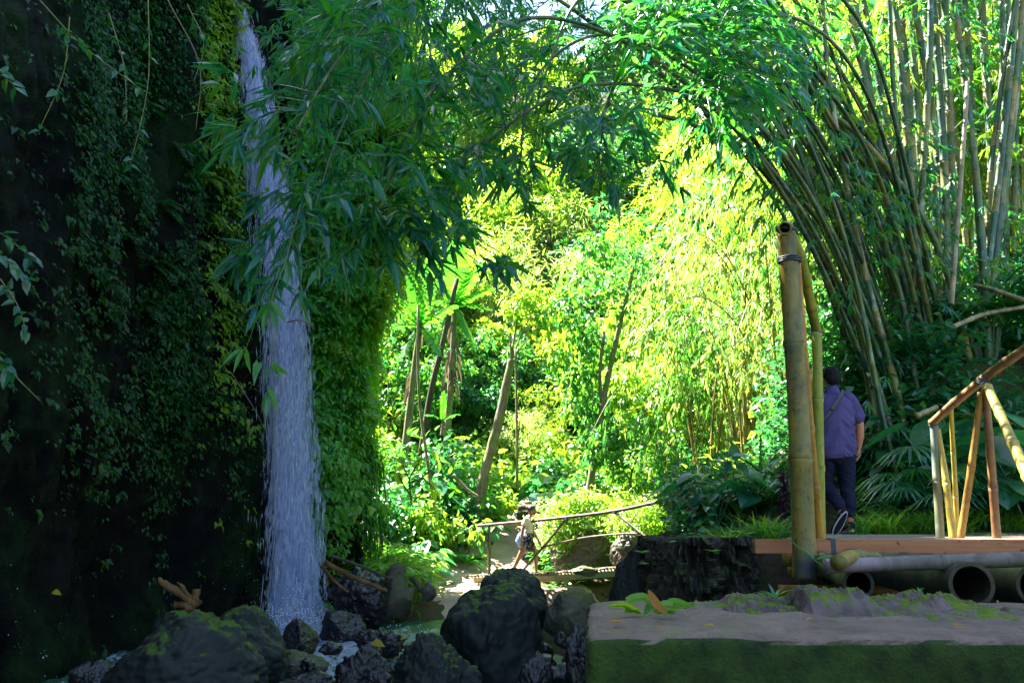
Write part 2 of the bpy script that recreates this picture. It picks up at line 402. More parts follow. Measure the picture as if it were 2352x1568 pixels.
def water_mat():
    t = NT('stream_water'); pos = t.n('NewGeometry').outputs['Position']
    n = t.noise(3.5, 5, .6, stretch=(1, .6, 1)); n2 = t.noise(14, 5, .65)
    d = t.n('VectorMath', operation='DISTANCE'); t.l(pos, d.inputs[0]); d.inputs[1].default_value = (-3.3, 14.2, 0)
    near = t.ramp(t.math('DIVIDE', d.outputs['Value'], 6.0), [(.0, 1), (.5, .62), (1, 0.0)])
    foam = t.math('ADD', t.math('MULTIPLY', n, .55), t.math('MULTIPLY', n2, .55))
    f = t.ramp(t.math('ADD', foam, t.math('MULTIPLY', near, .36)), [(.76, 0), (.90, .95)])
    nz = t.noise(.7, 3)
    c = t.ramp(nz, [(.35, (.010, .05, .045)), (.65, (.03, .10, .06))])
    c = t.mix(f, c, (.34, .38, .52))
    h = t.math('ADD', t.math('MULTIPLY', n, 1.0), t.math('MULTIPLY', n2, .6))
    amp = t.math('ADD', t.math('MULTIPLY', near, .9), .12)
    b = t.n('Bump'); b.inputs['Distance'].default_value = .10; t.l(h, b.inputs['Height']); t.l(amp, b.inputs['Strength'])
    return t.done(t.pbr(c, t.mix(f, (.07,)*3, (.45,)*3), .6, b.outputs[0], IOR=1.33))
M['water'] = water_mat()
def fall_mat(name, dens, sx=26, sz=.55):
    t = NT(name)
    a = t.n('Attribute', attribute_name='seg').outputs['Fac']   # 1 at core, 0 at the margins
    n = t.noise(sx*.35, 5, .6, stretch=(1, 1, sz*.12)); n2 = t.noise(sx*1.1, 4, .65, stretch=(1, 1, .09))
    f = t.math('ADD', t.math('MULTIPLY', n, .9), t.math('MULTIPLY', n2, .9))
    f = t.math('ADD', f, t.math('MULTIPLY', a, dens))
    al = t.ramp(f, [(.90, 0), (1.62, .56)])
    c = t.ramp(n2, [(.35, (.20, .27, .70)), (.75, (.74, .80, 1.0))])  # blue of the sky light is put into the water colour
    d = t.n('BsdfDiffuse'); t.l(c, d.inputs[0]); tr = t.n('BsdfTranslucent'); t.l(c, tr.inputs[0])
    m = t.n('MixShader'); m.inputs[0].default_value = .5; t.l(d.outputs[0], m.inputs[1]); t.l(tr.outputs[0], m.inputs[2])
    tp = t.n('BsdfTransparent'); m2 = t.n('MixShader'); t.l(al, m2.inputs[0]); t.l(tp.outputs[0], m2.inputs[1]); t.l(m.outputs[0], m2.inputs[2])
    return t.done(m2.outputs[0])
M['fall'] = fall_mat('falling_water', .40)
M['veil'] = fall_mat('thin_water_veil', .16)
t = NT('water_drops'); d = t.n('BsdfDiffuse'); d.inputs[0].default_value = (.85, .88, 1, 1); tr = t.n('BsdfTranslucent'); tr.inputs[0].default_value = (.85, .88, 1, 1)
m = t.n('MixShader'); m.inputs[0].default_value = .5; t.l(d.outputs[0], m.inputs[1]); t.l(tr.outputs[0], m.inputs[2]); M['drops'] = t.done(m.outputs[0])
# ---------- camera, sun, sky
cam = bpy.data.cameras.new('camera'); camo = bpy.data.objects.new('camera', cam); col.objects.link(camo)
cam.sensor_width = 36; cam.lens = 30; cam.clip_end = 1000; cam.clip_start = .05
camo.location = (0, 0, CAMZ); camo.rotation_euler = (R(90)+PITCH, 0, 0); scene.camera = camo
SUN_EL = R(56); sd = np.array([-.75, .66]); sd = sd/np.linalg.norm(sd)
sdir = np.array([sd[0]*math.cos(SUN_EL), sd[1]*math.cos(SUN_EL), math.sin(SUN_EL)])
sl = bpy.data.lights.new('sun', 'SUN'); sl.energy = 5.0; sl.angle = R(.5); sl.color = (1, .94, .82)
so = bpy.data.objects.new('sun', sl); col.objects.link(so); so.rotation_euler = Vector(sdir).to_track_quat('Z', 'Y').to_euler(); so.location = (-20, 30, 40)
w = bpy.data.worlds.new('World'); scene.world = w; w.use_nodes = True
nt = w.node_tree; bg = nt.nodes['Background']; sky = nt.nodes.new('ShaderNodeTexSky'); sky.sky_type = 'NISHITA'
sky.sun_disc = False; sky.sun_elevation = SUN_EL; sky.sun_rotation = math.atan2(sd[0], sd[1]); sky.air_density = 1.3; sky.ozone_density = 2.0
nt.links.new(sky.outputs[0], bg.inputs[0]); bg.inputs[1].default_value = .05
vs = scene.view_settings; vs.view_transform = 'Standard'; vs.look = 'None'; vs.gamma = 1; vs.exposure = 3.5
scene.render.engine = 'CYCLES'; scene.cycles.max_bounces = 6; scene.cycles.transparent_max_bounces = 16
scene.cycles.diffuse_bounces = 2; scene.cycles.glossy_bounces = 2; scene.cycles.sample_clamp_indirect = 6

# ---------- terrain height
CH = np.array([(-2.0, -6), (-1.6, 4), (-1.3, 9), (-2.2, 13), (-3.0, 15.8), (-.8, 17.2), (1.6, 18.2), (3.6, 20.5), (5.5, 24.5), (7, 30)])
CW = np.array([3.4, 3.2, 2.8, 2.9, 2.6, 1.5, 1.0, .9, .6, .2])
def seg_dist(x, y):
    best = np.full(x.shape, 1e9)
    for k in range(len(CH)-1):
        a, b = CH[k], CH[k+1]; ab = b-a
        t = np.clip(((x-a[0])*ab[0]+(y-a[1])*ab[1])/(ab @ ab), 0, 1)
        d = np.hypot(x-a[0]-t*ab[0], y-a[1]-t*ab[1])-(CW[k]+(CW[k+1]-CW[k])*t)
        best = np.minimum(best, d)
    return best
def sm(x, a, b):
    t = np.clip((x-a)/(b-a), 0, 1); return t*t*(3-2*t)
def H(x, y):
    x = np.asarray(x, float); y = np.asarray(y, float)
    z = .45+2.35*sm(y, 20.5, 29)+.7*sm(y, 29, 42)
    # right bank with the bridge path
    rb = sm(x, 1.3, 2.0)*(1-sm(y, 12.5, 16))
    gully = sm(y, 3.2, 4.0)*(1-sm(y, 8.2, 8.9))
    z = z*(1-rb)+rb*(1.84-1.25*gully)
    # right: bank under the grove, hill beyond
    r1 = sm(y, 10.2, 12.6)*(2.05*sm(x, 3.3, 5.3)+.3*np.clip(x-5.3, 0, 9))*(1-sm(x, 40, 60))
    xr = 2.2+.14*np.maximum(y-14, 0)
    r2 = np.minimum(np.maximum(0, x-xr)*.75, 4.5+.18*np.clip(y-20, 0, 60))*sm(y, 13.0, 16.5)
    z = np.maximum(z+r2, z*(1-sm(y, 9.5, 12)*(x > 2.6))+0) if False else np.maximum(z+r2, (1.75+r1)*sm(x, 2.6, 3.6)*(1-sm(y, 15, 19)))
    # left hill beyond the cliff nose
    z = z+np.minimum(np.maximum(0, -2.6-x-.1*np.maximum(y-24, 0))*.8, 7)*sm(y, 19.5, 24)
    z = z+np.maximum(0, y-37)*1.1*(1-.2*sm(y, 60, 80))
    z = np.minimum(z, 52)
    p = np.stack([x, y, np.zeros_like(x)], -1)
    z = z+fbm(p, .5, 4, 3)*.16+fbm(p, 2.3, 3, 5)*.05
    c = sm(seg_dist(x, y), -.35, .75)*(1-(1-sm(x, -3.4, -2.8))*(1-sm(y, 17.2, 18.6)))
    return (-.45)*(1-c)+z*c
def grid(x0, x1, y0, y1, nx, ny, f=H, dz=0):
    X, Y = np.meshgrid(np.linspace(x0, x1, nx), np.linspace(y0, y1, ny))
    V = np.stack([X, Y, f(X, Y)+dz], -1).reshape(-1, 3)
    i, j = np.meshgrid(np.arange(ny-1), np.arange(nx-1), indexing='ij')
    a = i*nx+j
    return V, np.stack([a, a+1, a+nx+1, a+nx], -1).reshape(-1, 4)
mb = MB()
# one sheet, dense near and wide far (non-uniform lines)
xs = np.concatenate([np.linspace(-200, -26, 14), np.linspace(-24, 24, 330), np.linspace(26, 200, 14)])
ys = np.concatenate([np.linspace(-120, -3, 10), np.linspace(-2, 46, 330), np.linspace(47, 90, 60), np.linspace(95, 260, 12)])
X, Y = np.meshgrid(xs, ys); V = np.stack([X, Y, H(X, Y)], -1).reshape(-1, 3)
i, j = np.meshgrid(np.arange(len(ys)-1), np.arange(len(xs)-1), indexing='ij'); a = i*len(xs)+j
mb.add(V, np.stack([a, a+1, a+len(xs)+1, a+len(xs)], -1).reshape(-1, 4))
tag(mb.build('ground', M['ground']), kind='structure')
# path: ribbon laid just over the ground
PATH = spline([(2.4, 17.9), (1.0, 19.2), (-.4, 20.4), (-.8, 22.5), (-.6, 24.6), (.5, 27.6), (1.2, 31), (3.0, 36)], 120)
pw = np.interp(np.linspace(0, 1, 120), [0, .1, .2, .35, .6, 1], [1.2, 1.8, 2.3, 1.7, 1.0, .7])
tn = np.gradient(PATH, axis=0); tn = tn/np.linalg.norm(tn, axis=1, keepdims=True); nr = np.stack([tn[:, 1], -tn[:, 0]], 1)
u = np.linspace(-1, 1, 25); wob = fbm(np.stack([PATH[:, 0], PATH[:, 1], 0*PATH[:, 0]], 1), 1.2, 3, 8)*.3
XY = PATH[:, None]+nr[:, None]*(u[None, :, None]*(pw+wob)[:, None, None])
Z = H(XY[..., 0], XY[..., 1])+.05-.12*(np.abs(u)[None]**6)
V = np.concatenate([XY, Z[..., None]], -1).reshape(-1, 3)
i, j = np.meshgrid(np.arange(119), np.arange(24), indexing='ij'); a = i*25+j
mb = MB(); mb.add(V, np.stack([a, a+1, a+26, a+25], -1).reshape(-1, 4))
tag(mb.build('path', M['path']), kind='structure')
# water sheet following the channel
V, F = grid(-8, 9, -4, 30, 340, 500, lambda x, y: fbm(np.stack([x, y, 0*x], -1), 1.7, 4, 4)*.035*(1+1.6*np.exp(-((x+3.2)**2+(y-14.5)**2)/9)))
mb = MB(); mb.add(V, F)
tag(mb.build('water', M['water']), kind='structure')

# ---------- cliff
CP = spline([(-6.6, -7), (-6.3, 2), (-6.1, 7), (-5.95, 10.5), (-5.75, 13.5), (-5.4, 16.0), (-4.95, 17.6), (-4.3, 18.4), (-3.95, 18.75), (-3.7, 19.1), (-3.55, 19.8), (-3.9, 20.9), (-5.2, 21.7), (-8.5, 22.2), (-16, 22.6)], 420)
cs = np.concatenate([[0], np.cumsum(np.linalg.norm(np.diff(CP, axis=0), axis=1))])
CZ = np.concatenate([np.linspace(-1, 16, 230), np.linspace(16.4, 25.5, 28)])
tn = np.gradient(CP, axis=0); tn = tn/np.linalg.norm(tn, axis=1, keepdims=True); cn = np.stack([tn[:, 1], -tn[:, 0]], 1)
lean = .135*(1-sm(CP[:, 1], 18.2, 19.2))*(CP[:, 0] < 0)
lean = np.where(np.arange(420) > 330, 0, lean)
def cliff_pt(i, z, disp=True):
    """i float index along path, z height -> point, normal(xy)"""
    i0 = np.clip(np.floor(i).astype(int), 0, 418); f = (i-i0)[..., None]
    p = CP[i0]*(1-f)+CP[i0+1]*f; n = cn[i0]*(1-f)+cn[i0+1]*f; le = lean[i0]*(1-f[..., 0])+lean[i0+1]*f[..., 0]
    q = np.stack([p[..., 0]-le*z, p[..., 1], z], -1)
    if disp:
        qq = q*np.array([1, 1, .28])
        d = fbm(qq, .45, 3, 11)*.55+fbm(qq, 1.7, 4, 12)*.22+fbm(q, 4.5, 3, 14)*.07
        over = -.55*np.exp(-((z-1.2)/2.0)**2)*(1-sm(q[..., 1], 15, 17))   # undercut foot
        q = q+np.concatenate([n, np.zeros(n.shape[:-1]+(1,))], -1)*(d+over)[..., None]
    return q, n
I, Z = np.meshgrid(np.linspace(0, 419, 620), CZ)
V, _ = cliff_pt(I, Z)
nx, nz = 620, len(CZ)
i, j = np.meshgrid(np.arange(nz-1), np.arange(nx-1), indexing='ij'); a = i*nx+j
mb = MB(); mb.add(V.reshape(-1, 3), np.stack([a, a+1, a+nx+1, a+nx], -1).reshape(-1, 4))
# plateau on top, closing the block behind the face
top = V[-1]; back = top.copy(); back[:, 0] = -26; back[:, 1] = np.clip(back[:, 1], -7, 22.5)
VV = np.concatenate([top, back]); k = np.arange(nx-1)
mb.add(VV, np.stack([k, k+1, nx+k+1, nx+k], -1))
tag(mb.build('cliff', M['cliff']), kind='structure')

# ---------- waterfall
def fall_c(t):
    pts = np.array([P(528, -60, 18.2), P(552, 40, 18.1), P(588, 200, 17.95), P(612, 400, 17.8), P(640, 650, 17.6), P(658, 850, 17.45), P(668, 1100, 17.25), P(672, 1300, 17.1), P(673, 1450, 16.95)])
    return spline(pts, len(t))
def fall_sheet(mb, wpx, yo, off, seed, nseg=90, nu=41):
    C = fall_c(np.zeros(nseg)); C[:, 1] += yo
    w = np.interp(np.linspace(0, 1, nseg), np.linspace(0, 1, len(wpx)), wpx)*17.4/1960/2
    u = np.linspace(-1, 1, nu)
    V = np.repeat(C[:, None], nu, 1)
    V[..., 0] += u[None]*w[:, None]+off*w[:, None]
    V[..., 1] -= (1-u[None]**2)*w[:, None]*.5
    q = V*np.array([1, 1, .18])
    V[..., 1] += fbm(q, 3.5, 4, seed)*.10; V[..., 0] += fbm(q, 2.5, 3, seed+5)*.05
    A = (1-np.abs(u)**2.2)[None]*np.ones((nseg, 1))*1.25-.25
    i, j = np.meshgrid(np.arange(nseg-1), np.arange(nu-1), indexing='ij'); a = i*nu+j
    mb.add(V.reshape(-1, 3), np.stack([a, a+1, a+nu+1, a+nu], -1).reshape(-1, 4), A.ravel())
W0 = [20, 40, 64, 78, 86, 94, 102, 110, 118]
wf = thing('waterfall', 'tall white waterfall plunging down the mossy cliff into the pool', 'waterfall', P(673, 1430, 17)); wf['kind'] = 'structure'
mb = MB(); fall_sheet(mb, [q*.62 for q in W0], .0, -.2, 21); fall_sheet(mb, W0, .18, .0, 33)
mb.build('main_stream', M['fall'], wf)
mb = MB(); fall_sheet(mb, [q*1.28 for q in W0], -.25, .08, 45); fall_sheet(mb, [q*1.1 for q in W0], .45, .1, 57)
mb.build('spray_veil', M['veil'], wf)
mb = MB(); N = 1700
C = fall_c(np.zeros(400)); tt = rng.random(N)**.8; idx = (tt*398).astype(int)
ww = np.interp(tt, np.linspace(0, 1, len(W0)), W0)*17.4/1960/2
c = C[idx]+np.stack([rng.normal(0, .52, N)*ww*1.15+.04, rng.normal(-.15, .3, N), rng.uniform(-.1, .1, N)], 1)
tg = unit(np.gradient(C, axis=0)[idx]); ln = rng.uniform(.03, .16, N)[:, None]; wd = rng.uniform(.002, .005, N)[:, None]
sx = np.array([1, 0, 0.]); sy = np.array([0, 1, 0.])
Vq = np.stack([c-tg*ln, c+sx*wd, c+tg*ln, c-sx*wd, c+sy*wd, c-sy*wd], 1).reshape(-1, 3); b = (np.arange(N)*6)[:, None]
mb.add(Vq, [np.array([[0, 1, 2, 3]])+b, np.array([[0, 4, 2, 5]])+b])
o = mb.build('droplets', M['drops'], wf, smooth=False); o['kind'] = 'stuff'
# foam where it lands
mb = MB(); N = 7000
r = np.abs(rng.normal(0, .7, N)); an = rng.uniform(0, 6.28, N); bc = P(678, 1437, 16.8)
c = np.stack([bc[0]+r*np.cos(an)*1.2, bc[1]-.3+r*np.sin(an)*.9, .02+np.abs(rng.normal(0, .34, N))*np.exp(-r*.9)], 1)
s = rng.lognormal(-5.0, .35, N)
iv, ifc = ico(1); b = (np.arange(N)*len(iv))[:, None, None]
mb.add((c[:, None]+iv[None]*s[:, None, None]).reshape(-1, 3), (ifc[None]+b).reshape(-1, 3))
o = mb.build('splash', M['drops'], wf); o['kind'] = 'stuff'
# ---------- boulders
def boulder(name, label, u0, u1, v0, v1, y, mat, sub=6, seed=1, cuts=9, dep=.85, group=None, rough=.06, tilt=0, lo=.62, sink=0.0, cat='boulder', squash=None):
    r2 = np.random.default_rng(seed)
    V, F = ico(sub); D = V.copy()
    nrm = unit(r2.normal(0, 1, (cuts, 3))); dist = r2.uniform(lo, .95, cuts)
    rad = np.ones(len(V))
    for n, d in zip(nrm, dist):
        dt = D @ n; q = np.where(dt > .05, d/np.maximum(dt, .05), 9)
        k = .06; h = np.clip(.5+.5*(q-rad)/k, 0, 1); rad = q*(1-h)+rad*h-k*h*(1-h)
    V = D*rad[:, None]
    V = V+D*(fbm(V, 1.6, 4, seed)*rough*1.6+fbm(V, 6, 4, seed+3, .55)*rough*.5)[:, None]
    st = V @ unit(r2.normal(0, 1, 3)*[.4, .4, 1]); V = V+D*((np.abs(((st*5.5+fbm(V, 2, 2, seed+2)*1.2) % 1)-.5)*2)**3*rough*-.3)[:, None]
    rid = 1-np.abs(fbm(V, 2.4, 3, seed+9)); V = V-D*(np.clip(rid-.75, 0, 1)*rough*2.2)[:, None]
    if squash: V = squash(V)
    mn, mx = V.min(0), V.max(0); V = (V-(mn+mx)/2)/(mx-mn)*2
    c = P((u0+u1)/2, (v0+v1)/2, y)
    hx = (P(u1, (v0+v1)/2, y)[0]-P(u0, (v0+v1)/2, y)[0])/2
    zt = P((u0+u1)/2, v0, y)[2]; zb = P((u0+u1)/2, v1, y)[2]-sink
    hz = (zt-zb)/2; cc = np.array([c[0], y, (zt+zb)/2])
    V = V*np.array([hx, hx*dep, hz])+cc
    mb = MB(); mb.add(V, F)
    o = mb.build(name, M[mat], loc=(cc[0], cc[1], zb)); return tag(o, label, cat, group)
def peak(px, k=.5):
    def f(V):
        V = V.copy(); s = np.clip((V[:, 2]+1)/2, 0, 1.2); V[:, 0] = (V[:, 0]-px)*(1-k*s)+px*1.0; return V
    return f
G = 'boulders in the stream'
B = lambda *a, **k: boulder('boulder', *a, group=k.pop('group', G), **k)
B('largest black boulder with moss on its right shoulder, between the pool and the concrete ledge', 1003, 1252, 1338, 1600, 10.4, 'rock_moss', seed=3, cuts=10, lo=.72, sink=.3, squash=peak(-.12, .06))
B('moss-topped dark boulder just behind the largest boulder, below the railing post', 1085, 1262, 1303, 1450, 12.6, 'rock_moss', seed=19, cuts=9, lo=.68, sink=.4, squash=peak(-.25, .2))
B('wedge-shaped boulder with a sloping olive mossy top, right of the largest boulder', 1248, 1396, 1347, 1478, 12.2, 'rock_dry', seed=22, cuts=7, lo=.5, sink=.15, squash=peak(.0, .35))
B('ribbed dark boulder at the bottom edge in front of the largest boulder', 903, 1112, 1448, 1640, 8.6, 'rock_moss', seed=31, cuts=10, lo=.68, rough=.12, sink=.2, squash=peak(-.3, .2))
B('wet shiny boulder with a yellow leaf on top, in the foaming water', 768, 908, 1468, 1610, 10.2, 'rock_wet', seed=44, cuts=12, rough=.13, sink=.2)
B('flat-topped wet rock at the foot of the waterfall, splashed by its spray', 737, 842, 1399, 1462, 15.3, 'rock_wet', seed=52, cuts=9, sink=.15)
B('smooth wet rock sloping to the right, left of the foot of the waterfall', 648, 733, 1418, 1482, 14.0, 'rock_wet', seed=61, cuts=7, sink=.15, squash=peak(-.5, .5))
B('big domed boulder with bright green moss along its top, lower left', 240, 622, 1406, 1640, 9.4, 'rock_moss', seed=75, cuts=11, lo=.66, sink=.2, rough=.07, squash=peak(.45, .42))
B('moss-edged dark boulder with a driftwood stump on its left end', 455, 660, 1388, 1520, 11.4, 'rock_moss', seed=83, cuts=11, sink=.5, rough=.07, squash=peak(-.2, .15))
B('shadowed boulder under the driftwood at the cliff foot', 330, 560, 1398, 1540, 12.0, 'rock_moss', seed=87, cuts=7, sink=.5)
B('low brown rock breaking the foaming water below the waterfall', 620, 757, 1489, 1545, 12.2, 'rock_brown', seed=91, cuts=8, sink=.1, rough=.08)
B('jagged wet rock just above the wet boulder with the yellow leaf', 808, 935, 1441, 1500, 13.2, 'rock_wet', seed=104, cuts=11, rough=.14, sink=.1)
B('small pointed dark rock between the ribbed boulder and the ledge', 1178, 1272, 1494, 1610, 9.0, 'rock_wet', seed=113, cuts=8, rough=.08, sink=.1, squash=peak(0, .4))
B('wet lumpy rock touching the left end of the concrete ledge', 1297, 1372, 1432, 1600, 8.6, 'rock_wet', seed=121, cuts=10, rough=.12, sink=.1)
B('black boulder leaning on the left of the dark rock pier', 1396, 1520, 1246, 1440, 9.9, 'rock_moss', seed=135, cuts=7, lo=.75, sink=.5, rough=.05, squash=peak(.25, .15))
B('low wet rock at the bottom edge below the foaming water', 630, 772, 1540, 1600, 9.9, 'rock_wet', seed=144, cuts=9, rough=.1, sink=.1)
B('rounded rock with water running over it, at the cliff foot by the bottom edge', 160, 262, 1512, 1580, 10.0, 'rock_wet', seed=152, cuts=7, rough=.1, sink=.1)
B('dark ribbed bank rock right of the waterfall, under the fallen sticks', 750, 922, 1300, 1424, 16.4, 'rock_wet', seed=166, cuts=12, rough=.12, dep=.7, sink=.2, squash=peak(-.4, .45))
for k, (u, v, wd, h, y, lab) in enumerate([
    (1252, 1492, 40, 34, 10.6, 'small rock in the gap between the largest boulder and the wedge-shaped one'), (1290, 1462, 36, 26, 11.4, 'small dark rock under the right side of the wedge-shaped boulder'),
    (1252, 1520, 60, 40, 9.9, 'low dark rock left of the small waterfall trickle'), (1318, 1512, 56, 44, 9.6, 'stacked wet rock right of the small trickle'), (1288, 1545, 62, 50, 9.3, 'wet cobble at the bottom edge beside the ledge'),
    (900, 1462, 50, 30, 12.6, 'low wet stone in the shallows left of the largest boulder'), (860, 1490, 40, 28, 11.8, 'low stone lapped by foam above the leaf-topped wet boulder'),
    (760, 1482, 60, 18, 12.9, 'flat stone just breaking the foam'), (708, 1520, 36, 20, 11.9, 'little brown stone beside the low brown rock'), (1404, 1400, 60, 60, 11.4, 'dark rock between the wedge-shaped boulder and the rock pier'),
    (1340, 1392, 40, 26, 13.0, 'rock chip behind the wedge-shaped boulder'), (985, 1352, 36, 34, 13.4, 'small rock on the mud beside the largest boulder')]):
    B(lab, u-wd/2, u+wd/2, v-h/2, v+h/2, y, 'rock_wet' if k < 9 else 'rock_brown', sub=4, seed=200+k*7, rough=.1, sink=.08, group='small rocks between the boulders', cat='rock')
# stones in the sunlit shallows under the far bridge
for k in range(16):
    u = [1210, 1232, 1262, 1275, 1300, 1318, 1335, 1352, 1248, 1290, 1222, 1368, 1306, 1384, 1340, 1270][k]; v = [1350, 1342, 1352, 1338, 1345, 1362, 1340, 1352, 1366, 1372, 1372, 1360, 1336, 1348, 1376, 1384][k]
    wd = 9+rng.random()*20; y = 2.0*1960/(v+wd*.2-1201)*1.02
    B('brown stone lying in the sunlit shallows under the far bridge', u-wd/2, u+wd/2, v-wd*.3, v+wd*.25, y, 'rock_brown', sub=3, seed=300+k, rough=.1, group='stones in the sunlit shallows', cat='stone')
# lichened shore rocks by the far path
for k, (u, v, wd, h, y, lab) in enumerate([(1218, 1262, 22, 12, 20.0, 'small stone on the path left of the woman'), (1342, 1312, 60, 28, 18.6, 'dark rock under the far bridge deck'),
    (918, 1352, 60, 70, 15.6, 'rotting upright log stump at the water edge')]):
    if k == 2:
        tp = thing('log', lab, 'log', P(u, v+35, y)); mb = MB()
        Vt, Ft = tube(spline([P(905, 1318, 16.4), P(915, 1350, 15.6), P(918, 1400, 15.0)], 14), np.linspace(.17, .2, 14)*(1+rng.normal(0, .07, 14)), 30)
        Vt = Vt*1.0+fbm(Vt*[1, 1, .4], 7, 4, 4)[:, None]*.07; mb.add(Vt, Ft); mb.build('trunk', M['bark_dark'], tp)
    else: B(lab, u-wd/2, u+wd/2, v-h/2, v+h/2, y, 'rock_brown', sub=4, seed=400+k, rough=.1, group=None, cat='stone')
# big leafy-topped rock behind the woman
B('squat sunlit rock overgrown with leaves, behind the far bridge railing', 1262, 1425, 1212, 1312, 21.4, 'rock_brown', seed=501, cuts=8, dep=.7, sink=.2, group=None)
B('second overgrown rock reaching behind the rock pier', 1400, 1530, 1215, 1300, 19.0, 'rock_brown', seed=509, cuts=8, dep=.7, sink=.4, group=None)

# dark layered pier (bridge abutment)
pier = MB(); nu_, nv_ = 170, 90
uu = np.linspace(0, 1, nu_); vv = np.linspace(0, 1, nv_)
U_, V_ = np.meshgrid(uu, vv)
ctr = (P(1630, 1300, 9.2)); x0 = P(1522, 1300, 8.8)[0]; x1 = P(1722, 1300, 8.8)[0]
ang = (-.15+1.35*U_)*math.pi
cx, cy = (x0+x1)/2, 9.35; rx, ry = (x1-x0)/2, .95
zt, zb = P(1600, 1217, 8.6)[2], .0
k = np.where(np.abs(np.cos(ang)) > 0, 1, 1)
X = cx-np.sign(np.cos(ang))*np.abs(np.cos(ang))**.6*rx; Y = cy-np.sign(np.sin(ang))*np.abs(np.sin(ang))**.6*ry
Z = zb+(zt-zb)*V_; X = X+(1-V_)*.0
p = np.stack([X, Y, Z], -1); q = p*np.array([1, 1, .28]); q2 = q.copy(); q2[..., 2] += p[..., 0]*.15
rg = np.abs(fbm(q2, 11, 4, 71)); d = .06-rg*.24+fbm(q, 2.2, 3, 73)*.10+.05*np.abs(vnoise(p*np.array([1, 1, 1.]), 16, 5))
slump = .10*(1-V_)
nn_ = np.stack([-np.cos(ang), -np.sin(ang), 0*ang], -1)
p = p+nn_*(d+slump)[..., None]; p[..., 2] -= .1*(V_ > .97)
i, j = np.meshgrid(np.arange(nv_-1), np.arange(nu_-1), indexing='ij'); a = i*nu_+j
pier.add(p.reshape(-1, 3), np.stack([a, a+1, a+nu_+1, a+nu_], -1).reshape(-1, 4))
tv = p[-1]; pier.add(np.vstack([tv, tv.mean(0)+np.array([0, 0, .05])]), np.stack([np.arange(nu_), (np.arange(nu_)+1) % nu_, np.full(nu_, nu_)], 1))
tag(pier.build('rock_pier', M['bank_rock'], smooth=False, loc=(cx, cy, 0)), 'dark deeply grooved rock pier carrying the left end of the bridge', 'rock pier')

# ---------- concrete ledge in the foreground
def ledge():
    bm = bmesh.new(); bmesh.ops.create_cube(bm, size=1)
    xa, xb = P(1340, 1480, 2.42)[0], 3.6; ya, yb = 2.38, 3.42; zt = 1.705; zb = .2
    for v in bm.verts:
        v.co = Vector(((xa+xb)/2+v.co.x*(xb-xa), (ya+yb)/2+v.co.y*(yb-ya), (zt+zb)/2+v.co.z*(zt-zb)))
    for v in bm.verts:
        if v.co.x < 1 and v.co.y > 2.9: v.co.x += .10
    bmesh.ops.bevel(bm, geom=[e for e in bm.edges], offset=.035, segments=4, affect='EDGES', profile=.6)
    bmesh.ops.subdivide_edges(bm, edges=[e for e in bm.edges if e.calc_length() > .3], cuts=90, use_grid_fill=True)
    bmesh.ops.triangulate(bm, faces=[f for f in bm.faces if len(f.verts) > 4])
    bm.normal_update()
    V = np.array([v.co[:] for v in bm.verts]); N = np.array([v.normal[:] for v in bm.verts])
    V = V+N*(fbm(V, 3, 4, 31)*.009+fbm(V, 14, 4, 33, .6)*.005+np.minimum(0, vnoise(V, 9, 5)+.45)*.03)[:, None]
    mb = MB()
    q = [[v.index for v in f.verts] for f in bm.faces]; bm.free()
    mb.add(V, [np.array([f for f in q if len(f) == 4]).reshape(-1, 4), np.array([f for f in q if len(f) == 3]).reshape(-1, 3)])
    tag(mb.build('concrete_ledge', M['concrete'], loc=(xa, ya, zb)), 'weathered concrete ledge with a mossy front, closest thing at the lower right', 'ledge')
ledge()
# pitted lava rock crust lying on the back of the ledge
def crust(name, label, prof, y0, y1, seed, mat='lava', sink=.02, cat='rock'):
    """prof: list of (u, v_top) silhouette; a lumpy rock slab spanning y0..y1"""
    pr = np.array(prof, float); n = 220; m = 46
    us = np.linspace(pr[0, 0], pr[-1, 0], n); vt = np.interp(us, pr[:, 0], pr[:, 1])
    yy = np.linspace(y0, y1, m)
    ym = y0*.45+y1*.55
    zt = np.array([P(a, b, ym)[2] for a, b in zip(us, vt)]); xx = np.array([P(a, 1380, ym)[0] for a in us])
    s = np.linspace(0, 1, m); prof2 = np.clip(np.sin(np.pi*np.clip(s, 0.0, 1)**.8), 0, 1)**.55
    X, S = np.meshgrid(xx, s); Yg = y0+(y1-y0)*S+fbm(np.stack([X, 0*X, 0*X], -1), 2.5, 3, seed)*.06
    Z = 1.70-sink+(zt[None]-1.70+sink)*prof2[:, None]
    p = np.stack([X, Yg, Z], -1)
    d = fbm(p, 6, 6, seed+2, .68)*.024*prof2[:, None]+np.minimum(0, vnoise(p, 21, seed+4)+.2)*.035*prof2[:, None]
    p[..., 2] += d; p[..., 0] += fbm(p, 8, 3, seed+6)*.012
    i, j = np.meshgrid(np.arange(m-1), np.arange(n-1), indexing='ij'); a = i*n+j
    mb = MB(); mb.add(p.reshape(-1, 3), np.stack([a, a+1, a+n+1, a+n], -1).reshape(-1, 4))
    return tag(mb.build(name, M[mat], loc=(xx.mean(), y0, 1.7)), label, cat)
crust('rock_slab', 'long pitted grey rock with moss patches lying along the back of the concrete ledge', [(1480, 1408), (1600, 1400), (1760, 1398), (1900, 1394), (2020, 1391), (2150, 1386), (2250, 1392), (2360, 1396), (2480, 1400)], 2.84, 3.38, 5)
crust('rock', 'low grey mossy rock left of the round-topped one on the ledge', [(1640, 1398), (1665, 1372), (1700, 1362), (1745, 1364), (1800, 1374), (1850, 1392)], 3.0, 3.38, 15)
